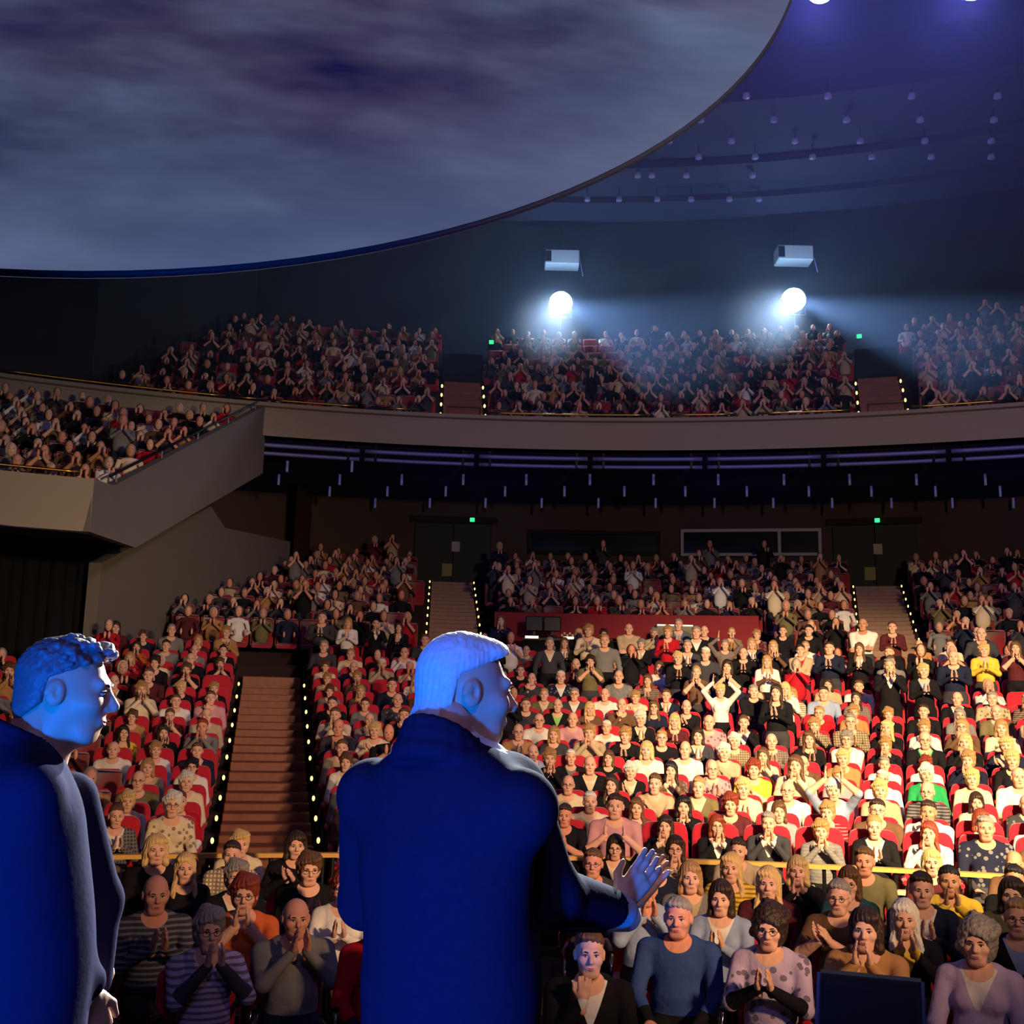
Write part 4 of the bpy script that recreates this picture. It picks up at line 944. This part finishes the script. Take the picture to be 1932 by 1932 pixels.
def rnd_spec(dim=False, stand=.0):
    fem = random.random() < .5
    hc = random.choice('kddbbllwwggyr'); st = random.choice('fbblfu') if fem else random.choice('ssstt')
    top = random.choice(['black', 'black', 'navy', 'dgrey', 'white', 'cream', 'grey', 'beige', 'brown', 'maroon', 'red', 'lblue', 'olive', 'pink', 'tan'])
    pose = random.choice(['clap', 'high', 'high', 'lap', 'side', 'fold', 'clap']) if random.random() > stand else random.choice(['Tclap', 'Thigh'])
    d = dict(hc=hc, st=st, top=top, pose=pose)
    if random.random() < .3: d['inn'] = random.choice(['white', 'cream', 'grey'])
    if random.random() < .25: d['short'] = 1
    if random.random() < .2: d['G'] = 1
    return d
FLOORP = """304,1607,yb,black,l/316,1632,yl,black,l/300,1690,gt,dgrey,c,kruddy,ps/405,1752,gf,lilac,h,G,adgrey,ps/453,1597,yf,cream,l/445,1612,ds,cream,l/450,1655,gf,black,l,icream/470,1692,rf,orange,h,G,e/556,1740,wt,grey,h,kruddy,p-/550,1594,db,black,s/579,1642,bf,black,c,G/648,1676,rf,white,c,G
1119,1630,bs,dgrey,l,G,kruddy/1160,1597,db,black,r,G,e,icream/1241,1630,ds,navy,l/1249,1672,bt,lblue,h,kruddy/1282,1733,gs,blue,l,kruddy,p-/1308,1656,lb,grey,l,ibeige/1274,1602,db,cream,h,G/1357,1643,yl,yellow,l/1393,1606,ds,beige,c/1386,1690,db,lblue,c,iwhite/1437,1676,yl,maroon,l
1458,1750,dc,lilac,c,G,ablack,pf/1499,1645,yb,black,h/1578,1689,gs,brown,s,G,e/1606,1671,bb,teal,c,G/1631,1626,bs,olive,l,kruddy/1628,1756,db,tan,h,p-/1705,1735,wl,black,h,iyellow/1728,1676,ds,navy,c,iwhite/1758,1628,yb,maroon,l/1791,1663,ku,yellow,h,ktan/1845,1780,gc,lilac,l,iwhite,p-/1901,1618,bt,brown,c,G,ktan
745,1640,lf,pink,l/835,1655,gs,grey,c/925,1640,ds,olive,l,icream/715,1735,bb,red,l/815,1765,ws,lblue,l,iwhite/905,1752,yb,brown,c,icream/1914,1661,ks,black,l,iwhite,ktan/1911,1690,db,olive,l/1922,1733,ls,black,l,ilblue,G/1112,1800,bs,black,n,iwhite/198,1608,lf,brown,l"""
FL = [parse(p) for l in FLOORP.strip().split('\n') for p in l.split('/') if p]
CHB = backrest_me(.44, .44, .86, .05, -.22, .12, M_red, 'chair_back'); CHS = MB().rbox((0, .02, .44), (.23, .23, .035), .025).me('chair_seat', M_red, True)
CHL = MB().tube([(0, 0, 0), (0, 0, .42)], .014, 8).me('chair_leg', M_chrome, True); CHA = MB().tube([(0, -.20, .42), (0, -.20, .66), (0, .16, .66), (0, .16, .42)], .013, 8).rbox((0, -.02, .675), (.022, .19, .012), .008, 1).me('chair_arm', [M_chrome, M_blk], True)
FOCUS = Vector((.1, 2.6, 0))
def face(P, f=.6, jit=.14):
    d = ((FOCUS - P).to_2d().normalized() * f + (Vector((CX, CY, 0)) - P).to_2d().normalized() * (1 - f)); return math.atan2(-d.x, d.y) + random.uniform(-jit, jit)
npl = 0; LABS = set()
for d in FL:
    d['sc'] = random.uniform(.89, .945); P = atz(d['x'], d['y'], 1.19 * d['sc']); P.z = 0; d['P'] = P
for it in range(120):            # keep the chairs of the flat floor clear of each other and of the rail
    for i_, p_ in enumerate(FL):
        for q_ in FL[:i_]:
            e_ = p_['P'] - q_['P']; u_ = ((p_['P'] + q_['P']) / 2).normalized(); dy = e_.dot(u_); dx = e_.cross(u_).z
            m_ = math.hypot(dx / .55, dy / .72)
            if m_ < 1:
                k_ = (1 - m_) * .12; sg = 1 if dy > 0 else -1; p_['P'] += u_ * sg * k_; q_['P'] -= u_ * sg * k_
                l_ = Vector((u_.y, -u_.x, 0)) * (k_ * .55 * (1 if dx > 0 else -1)); p_['P'] += l_; q_['P'] -= l_
        r_ = Rof(p_['P'])
        if r_ > 12.95: p_['P'] = p_['P'] + (Vector((CX, CY, 0)) - p_['P']).normalized() * (r_ - 12.95)
for d in FL:
    sc = d['sc']; P = d['P']; rz = face(P); npl += 1
    w = CW.get(d['top'], d['top']); r = Rof(P)
    where = 'by the front rail' if r > 11.6 else ('middle floor row' if r > 9.3 else 'nearest floor row')
    side = 'far left' if d['x'] < 200 else ('between the stage men' if d['x'] < 660 else ('right of centre' if d['x'] < 1420 else 'far right'))
    lab = 'seated person in %s%s, %s, %s' % (w, ' over ' + CW.get(d['inn'], d['inn']) if d.get('inn') else '', POSEW[d['pose']], where)
    if lab in LABS: lab += ', ' + side
    if lab in LABS: print('DUP', lab)
    LABS.add(lab); person(P, rz, d, lab, sc, random.uniform(.97, 1.1), 'people in the floor seats')
    cl = 'red chair under ' + lab.replace('seated ', '')
    if len(cl.split()) > 16: cl = 'red chair under ' + lab.replace('seated ', '').replace(', middle floor row', '').replace(', nearest floor row', '').replace(', by the front rail', '')
    t = empty('chair', P, rz); tag(t, cl, 'chair', 'red chairs on the flat floor')
    link('chair_back', CHB, t); link('chair_seat', CHS, t)
    for sx in (-1, 1):
        for sy in (-.18, .2): link('chair_leg', CHL, t, (sx * .2, sy, 0))
        link('chair_arm', CHA, t, (sx * .255, 0, 0))
CROWD = []       # (P, rz, standing, scale)
inds = sorted([s for s in SEATS if s['who'] is not None and not s['hid']], key=lambda s: s['D'])
empt = sorted([s for s in SEATS if s['who'] is None], key=lambda s: s['D'])
budget = 300 - 2 - npl - len(inds)
for s in empt:
    if random.random() < .12: s['skip'] = 1; continue
    st = .5 if (s['k'] >= 9 and s['side'] == 'right' and s['i'] > 6) else .05
    if not s['hid'] and budget > 0: s['who'] = rnd_spec(stand=st); budget -= 1; inds.append(s)
    else: CROWD.append((s['P'], face(s['P']), random.random() < st, random.uniform(.92, 1.0)))
cnt = {}
for s in sorted(inds, key=lambda s: (s['k'], s['i'])):
    d = s['who']; stand = d['pose'][0] == 'T'; P = s['P'].copy(); base = 1.60 if stand else 1.19
    if 'x' in d:
        hd = atz(d['x'], d['y'], 2.0) if 0 else None
        ideal = CAMZ + (ray(d['x'], d['y']).z / math.hypot(ray(d['x'], d['y']).x, ray(d['x'], d['y']).y)) * math.hypot(P.x, P.y) - P.z
        sc = max(.90, min(1.06, ideal / base))
    else: sc = random.uniform(.93, 1.02)
    rz = face(P)
    if stand: P += Vector((-math.sin(rz), math.cos(rz), 0)) * .22
    w = CW.get(d['top'], d['top'])
    lab = '%s person in %s, %s, %s row, %s %s of stairs' % ('standing' if stand else 'seated', w, POSEW[d['pose']], ordw(s['k'] + 1), ordw(s['i']), s['side'])
    person(P, rz, d, lab, sc, random.uniform(.94, 1.08) if d['st'] in 'st' else random.uniform(.92, 1.02), 'audience in the raked stalls')
for P, rz, kind in REAR:
    if random.random() < .06: continue
    CROWD.append((P, rz + random.uniform(-.2, .2), random.random() < (.13 if kind == 'rear' else .02), random.uniform(.9, 1.0)))
# far audience: one joined object
def far_person(pose, stand, fem):
    dz = .41 if stand else 0; mb = MB(); O = Vector((0, 0, dz))
    def B(c, r, n, k, m): mb.ball(Vector(c) + O, r, n, k, m)
    B((0, 0, .72), (.185, .13, .30), 8, 5, 1); B((0, -.02, .97), (.215, .085, .085), 8, 4, 1); B((0, .012, 1.19), (.076, .095, .122), 9, 7, 0)
    for s_ in (-1, 1): B((s_ * .03, .092, 1.196), (.013, .012, .007), 5, 3, 5)
    B((0, .105, 1.172), (.012, .014, .020), 5, 4, 0); B((0, .094, 1.128), (.022, .008, .006), 5, 3, 6)
    if fem: B((0, -.03, 1.20), (.10, .10, .135), 9, 6, 2)
    else: B((0, -.022, 1.23), (.085, .098, .095), 8, 5, 2)
    w = {'clap': (.04, .29, .92), 'high': (.045, .22, 1.04), 'lap': (.12, .3, .64)}[pose]
    for s in (-1, 1):
        sh = Vector((s * .19, -.02, .97)); e, q = ik(sh, (w[0] * s, w[1], w[2]), .285, .25, (s * .75, -.25, -.75))
        mb.tube([sh + O, e + O], [.055, .05], 5, 1, False); mb.tube([e + O, q + O], [.047, .033], 5, 3, False); B(q + Vector((0, .03, .06)), (.03, .045, .075), 5, 4, 0)
        if stand: mb.tube([(s * .1, 0, .95), (s * .11, 0, .1)], [.09, .05], 5, 4, False)
    return mbq(mb)
FT = {(p, s, f): far_person(p, s, f) for p in ('clap', 'high', 'lap') for s in (0, 1) for f in (0, 1)}
V = []; F = []; CO = []; n = 0
palC = [lin(CL[c]) for c in ('black', 'black', 'black', 'navy', 'dgrey', 'dgrey', 'maroon', 'grey', 'beige', 'cream', 'white', 'brown', 'red', 'tan', 'grey', 'olive', 'black')]
palH = [lin(HC[c]) for c in 'kddbblgwgry']; palS = [lin(c) for c in ((226, 176, 148), (214, 150, 124), (206, 156, 130))]
for P, rz, stand, sc in CROWD:
    fem = random.random() < .5; pose = random.choice(('clap', 'high', 'high', 'lap')) if not stand else random.choice(('clap', 'high'))
    v, f, m = FT[(pose, int(stand), int(fem))]; c, q = math.cos(rz) * sc, math.sin(rz) * sc
    V.append(v @ np.array([[c, -q, 0], [q, c, 0], [0, 0, sc]]).T + np.array(P)); F.append(f + n); n += len(v)
    top = random.choice(palC); sk = random.choice(palS); tb = np.array([sk, top, random.choice(palH), sk if random.random() < .3 else top, lin((40, 40, 46)), lin((60, 44, 38)), lin((160, 92, 84))])
    CO.append(tb[m])
V = np.concatenate(V); F = np.concatenate(F); CO = np.concatenate(CO)
me = bpy.data.meshes.new('far_audience'); me.vertices.add(len(V)); me.vertices.foreach_set('co', V.astype(np.float32).ravel())
me.loops.add(len(F) * 4); me.loops.foreach_set('vertex_index', F.astype(np.int32).ravel()); me.polygons.add(len(F)); me.polygons.foreach_set('loop_start', np.arange(0, len(F) * 4, 4, dtype=np.int32)); me.update(calc_edges=True)
me.polygons.foreach_set('use_smooth', np.ones(len(F), bool))
at_ = me.attributes.new('cloth_colour', 'FLOAT_COLOR', 'CORNER'); at_.data.foreach_set('color', np.repeat(np.c_[CO, np.ones(len(CO))], 4, 0).astype(np.float32).ravel())
mc = bpy.data.materials.new('far_audience_cloth_and_skin'); mc.use_nodes = True; nt = mc.node_tree; b = nt.nodes['Principled BSDF']; b.inputs['Roughness'].default_value = .85; b.inputs['Specular IOR Level'].default_value = .2
an = nt.nodes.new('ShaderNodeAttribute'); an.attribute_name = 'cloth_colour'; nt.links.new(an.outputs['Color'], b.inputs['Base Color']); me.materials.append(mc)
tag(link('far_audience', me), 'distant audience filling the rear stalls, the wing and the balcony', 'audience', kind='stuff')
print('crowd', len(CROWD), 'ind', len(inds), 'tris', len(F) * 2)
# ------------------------------------------------------------------ the two men on stage
def stage_man(name_label, base, yaw, head_px, head_d, hyaw, hpitch, prims, hands, hstyle, hmat, mats, hb=.0065, extra_hair=None, hs=1.0):
    t = empty('person', base, yaw); tag(t, name_label, 'person'); inv = t.matrix_basis.inverted()
    inv = (Matrix.Translation(base) @ Matrix.Rotation(yaw, 4, 'Z')).inverted()
    p = Part(); v, f, m = nets(prims(inv), hb); p.add(v, f, m)
    for (w, fd, pn, right, curl) in hands: 
        r3 = inv.to_3x3(); add_hand(p, .0045, inv @ Vector(w), r3 @ Vector(fd), r3 @ Vector(pn), right, curl)
    H = inv @ Matrix.Translation(at(*head_px, head_d)) @ Matrix.Rotation(hyaw, 4, 'Z') @ Matrix.Rotation(hpitch, 4, 'X') @ Matrix.Scale(hs, 4)
    v, f, m = head_mesh(.0038); p.add(v, f, m, H)
    b = link('body', mesh('body', *p.out(), mats), t)
    hv, hf, hm = hstyle(); h = link('hair', mesh('hair', hv, hf, None, [hmat]), t); h.matrix_local = H
    return t, H, inv
STZ = .70
sk1 = mat('skin_stage', (222, 172, 146), .5, var=.05, spec=.4)
coat = mat('dark_suit_wool', (40, 34, 62), .95, var=.15, scale=60, bump=.1, spec=.03); coat2 = mat('dark_coat_wool', (40, 36, 66), .95, var=.15, scale=60, bump=.1, spec=.03)
shirt = mat('white_shirt', (235, 238, 245), .8); trous = mat('dark_trousers', (22, 23, 30), .9)
# older man with white hair, seen from behind, clapping
yaw = math.radians(-34); hd = at(882, 1306, 2.52); base = Vector((hd.x - .035, hd.y - .03, STZ))
def ring(r, z, dz, t):
    return [cap(np.array((r * math.sin(q), -.03 + r * math.cos(q), z - dz * math.cos(q))), np.array((r * math.sin(q + .35), -.03 + r * math.cos(q + .35), z - dz * math.cos(q + .35))), t, slot=1, k=.012) for q in [.35 * i for i in range(18)]]
def prim_old(inv):
    L = lambda x, y, d: np.array(inv @ at(x, y, d)); A = lambda x, y, z: np.array((x, y, z))
    shR, elR, wrR = L(962, 1492, 2.50), L(1036, 1688, 2.58), L(1146, 1712, 2.80)
    shL = L(700, 1500, 2.60); elL = L(690, 1700, 2.75); wrL = L(1130, 1725, 3.02)
    hz = (hd.z - STZ)
    return [ell(A(0, -.005, 1.27), (.215, .145, .25), 1, .05), ell(A(0, .03, 1.02), (.212, .17, .27), 1, .06), ell(A(0, .0, .72), (.215, .165, .30), 1, .06),
            cap(A(-.195, -.01, 1.40), A(.195, -.01, 1.40), .085, slot=1, k=.06), cap(A(-.07, -.02, 1.455), A(.07, -.02, 1.455), .070, slot=1, k=.06),
            cap(A(0, .0, 1.475), A(0, -.01, 1.57), .058, .062, 0, .003),
            cap(L(856, 1364, 2.455), L(893, 1388, 2.445), .011, slot=3, k=.003), cap(L(893, 1388, 2.445), L(926, 1412, 2.47), .011, slot=3, k=.003)] + ring(.074, 1.540, .040, .012) + ring(.079, 1.518, .036, .017) + ring(.087, 1.490, .03, .022) + [
            cap(shR, elR, .085, .070, 1, .08), cap(elR, wrR, .070, .052, 1, .04), cap(wrR, wrR + (wrR - elR) * .26, .047, .044, 3, .004),
            cap(shL, elL, .075, .065, 1, .05), cap(elL, wrL, .062, .048, 1, .03), cap(wrL, wrL + (wrL - elL) * .13, .045, .042, 3, .004),
            cap(A(-.10, .0, .75), A(-.11, .0, .10), .095, .06, 4, .03), cap(A(.10, .0, .75), A(.11, .0, .10), .095, .06, 4, .03),
            cap(A(-.11, -.03, .05), A(-.12, .16, .04), .05, .04, 8, .02), cap(A(.11, -.03, .05), A(.12, .16, .04), .05, .04, 8, .02)]
def hair_old():
    P = [ell((0, -.020, .038), (.083, .104, .099), 0), ell((0, -.045, -.03), (.074, .070, .078), 0, .03), ell((0, .050, .092), (.062, .045, .030), 0, .03), ell((.03, -.085, -.07), (.045, .036, .030), 0, .03), ell((-.03, -.085, -.07), (.045, .036, .030), 0, .03)]
    def cut(g):
        x, y, z = g[..., 0], g[..., 1], g[..., 2]; face = (y - .072) * .72 - (z - .062) * .69
        return np.max([face, side_line(y, z, .036, -.040), -.112 - z], 0)
    def warp(g):
        x, y, z = g[..., 0], g[..., 1], g[..., 2]
        a = np.arctan2(x, y + .02); return .0010 * np.sin(a * 40 + z * 30) + .0008 * np.sin(a * 67 - z * 45)
    return nets(P, .004, cut, warp, taper=.006)
wr = at(1172, 1704, 2.86); wl = at(1186, 1708, 3.05)
old, HO, _ = stage_man('person with white hair in a dark suit seen from behind, clapping on stage', base, yaw, (882, 1306), 2.52, math.radians(-72), math.radians(-3), prim_old,
    [(wr, (.62, .25, .72), (-.3, .95, -.1), True, .12), (wl, (.60, .12, .75), (.3, -.95, .1), False, .12)], hair_old, mat('hair_white_stage', (232, 230, 226), .5, var=.2, scale=60, bump=.5, spec=.5), [sk1, coat, coat, shirt, trous, M_eye, M_iris, M_lip, M_shoe])
# younger man, profile, at the left
yaw2 = math.radians(-58); hd2 = at(128, 1306, 2.62); base2 = Vector((hd2.x - .07, hd2.y - .02, STZ))
def prim_young(inv):
    L = lambda x, y, d: np.array(inv @ at(x, y, d)); A = lambda x, y, z: np.array((x, y, z))
    shR, elR, wrR = L(20, 1500, 2.45), L(40, 1730, 2.42), L(165, 1850, 2.58); shL, elL, wrL = L(130, 1510, 2.74), L(186, 1700, 2.80), L(178, 1850, 2.72)
    return [ell(A(0, -.01, 1.25), (.195, .155, .25), 1, .05), ell(A(0, .02, 1.02), (.185, .165, .26), 1, .08), ell(A(0, .02, .70), (.195, .165, .32), 1, .08),
            cap(A(-.15, -.02, 1.40), A(.15, -.02, 1.40), .075, slot=1, k=.06), cap(A(-.05, -.03, 1.45), A(.05, -.03, 1.45), .07, slot=1, k=.06),
            cap(A(0, -.04, 1.42), A(0, .03, 1.58), .060, .056, 0, .003)] + ring(.070, 1.520, .034, .014) + ring(.076, 1.495, .030, .020) + ring(.088, 1.465, .026, .026) + [
            cap(shR, elR, .070, .056, 1, .05), cap(elR, wrR, .056, .042, 1, .03), cap(shL, elL, .07, .056, 1, .05), cap(elL, wrL, .056, .042, 1, .03),
            cap(A(-.09, .0, .75), A(-.10, .0, .10), .085, .055, 4, .03), cap(A(.09, .0, .75), A(.10, .0, .10), .085, .055, 4, .03),
            cap(A(-.10, -.03, .05), A(-.11, .16, .04), .05, .04, 8, .02), cap(A(.10, -.03, .05), A(.11, .16, .04), .05, .04, 8, .02)]
def hair_young():
    P = [ell((0, -.02, .036), (.084, .104, .095), 0), ell((0, -.05, -.04), (.074, .068, .075), 0, .03)]
    rr = random.Random(4)
    for i in range(150):
        a = rr.uniform(0, 2 * PI); u = rr.random() ** .5; x, y = .078 * u * math.cos(a), .004 + .094 * u * math.sin(a); z = .108 - .040 * u * u + rr.uniform(-.010, .020) + .012 * (y > .05)
        r = rr.uniform(.009, .018); P.append(ell((x, y, z), (r, r, r * .8), 0, .004))
    def cut(g):
        x, y, z = g[..., 0], g[..., 1], g[..., 2]; face = (y - .066) * .66 - (z - .066) * .75
        return np.max([face, side_line(y, z, .030, -.030), -.105 - z], 0)
    def warp(g): return .003 * np.sin(g[..., 0] * 230) * np.sin(g[..., 1] * 210 + 1) * np.sin(g[..., 2] * 220) * (g[..., 2] > .04)
    return nets(P, .004, cut, warp, taper=.006)
stage_man('person with short curly hair in a dark coat in profile at the left edge', base2, yaw2, (128, 1306), 2.62, math.radians(-80), math.radians(-4), prim_young,
    [(at(170, 1872, 2.60), (.10, .25, -.95), (-.6, .7, 0), True, .5), (at(182, 1872, 2.72), (-.25, -.30, -.90), (.5, -.8, 0), False, .5)], hair_young, mat('hair_dark_stage', (112, 106, 112), .5, var=.25, scale=60, bump=.5, spec=.5), [sk1, coat2, coat2, coat2, trous, M_eye, M_iris, M_lip, M_shoe])
# ------------------------------------------------------------------ wedge monitor at the stage edge
P = at(1640, 1905, 4.2); t = empty('stage_monitor', (P.x, P.y, STZ), math.radians(-20)); tag(t, 'black wedge shaped stage monitor loudspeaker at the bottom right', 'loudspeaker')
h = P.z + .09 - STZ
w = .19
pr = [(-w, -.24, 0), (-w, .24, 0), (-w, .20, h), (-w, .13, h), (-w, -.24, .10)]
mb = MB().prism(pr, (2 * w, 0, 0)); mb.obj('cabinet', mat('black_speaker_cabinet', (15, 16, 24), .6, bump=.2), t)
mb = MB().prism([(-w + .02, -.235, .13), (-w + .02, -.22, .13), (-w + .02, .115, h - .02), (-w + .02, .10, h - .01)], (2 * w - .04, 0, 0)); mb.obj('grille', mat('speaker_grille', (20, 22, 34), .7, scale=200, bump=.6), t)
mb = MB().tube([(w + .002, .02, h * .5), (w + .025, .02, h * .5), (w + .025, .14, h * .5), (w + .002, .14, h * .5)], .012, 6); mb.obj('handle', M_blk, t)
for sx in (-1, 1): MB().tube([(sx * (w + .004), -.24, .10), (sx * (w + .004), .13, h)], .008, 6).obj('corner_strip', mat('blue_grey_edge', (70, 80, 110), .5), t)
# black bag with yellow trim in the front row, lap jackets, bottle
P = atz(1100, 1925, .62); t = empty('bag', (P.x, P.y, .52)); tag(t, 'black bag with yellow piping at the bottom beside the clapping man', 'bag')
MB().ball((0, 0, .06), (.10, .08, .12), 14, 8).obj('bag_body', M_black, t, True)
MB().tube([(.10 * math.cos(a), -.03, .06 + .12 * math.sin(a)) for a in [PI * i / 12 for i in range(13)]], .012, 6).obj('yellow_piping', mat('yellow_piping', (220, 180, 70), .6), t, True)
P = atz(297, 1842, .55); t = empty('water_bottle', (P.x, P.y, .46)); tag(t, 'small blue water bottle beside the seated person in grey', 'bottle')
MB().tube([(0, 0, 0), (0, 0, .16), (0, 0, .2), (0, 0, .23)], [.03, .03, .014, .012], 12).obj('bottle_body', mat('blue_plastic', (20, 50, 200), .15, spec=.6), t, True); MB().tube([(0, 0, .23), (0, 0, .255)], .014, 10).obj('bottle_cap', mat('white_cap', (220, 220, 230), .4), t, True)

for nm in ('hair_white_stage', 'hair_dark_stage', 'white_shirt'):
    b = MATS[nm].node_tree.nodes['Principled BSDF']; b.inputs['Subsurface Weight'].default_value = .6; b.inputs['Subsurface Radius'].default_value = (1, 1, 1); b.inputs['Subsurface Scale'].default_value = .035
# ------------------------------------------------------------------ thin stage haze under the ceiling
mh = bpy.data.materials.new('stage_haze'); mh.use_nodes = True; nt = mh.node_tree; nt.nodes.remove(nt.nodes['Principled BSDF'])
vs_ = nt.nodes.new('ShaderNodeVolumeScatter'); vs_.inputs['Density'].default_value = .009; vs_.inputs['Anisotropy'].default_value = .2; vs_.inputs['Color'].default_value = (.50, .66, 1, 1)
nt.links.new(vs_.outputs[0], nt.nodes['Material Output'].inputs['Volume'])
hz = MB().box((3.5, 26.0, 15.2), (17.5, 15.5, 6.2)).obj('haze', mh); tag(hz, 'thin bluish stage haze hanging under the ceiling', 'haze', kind='stuff')
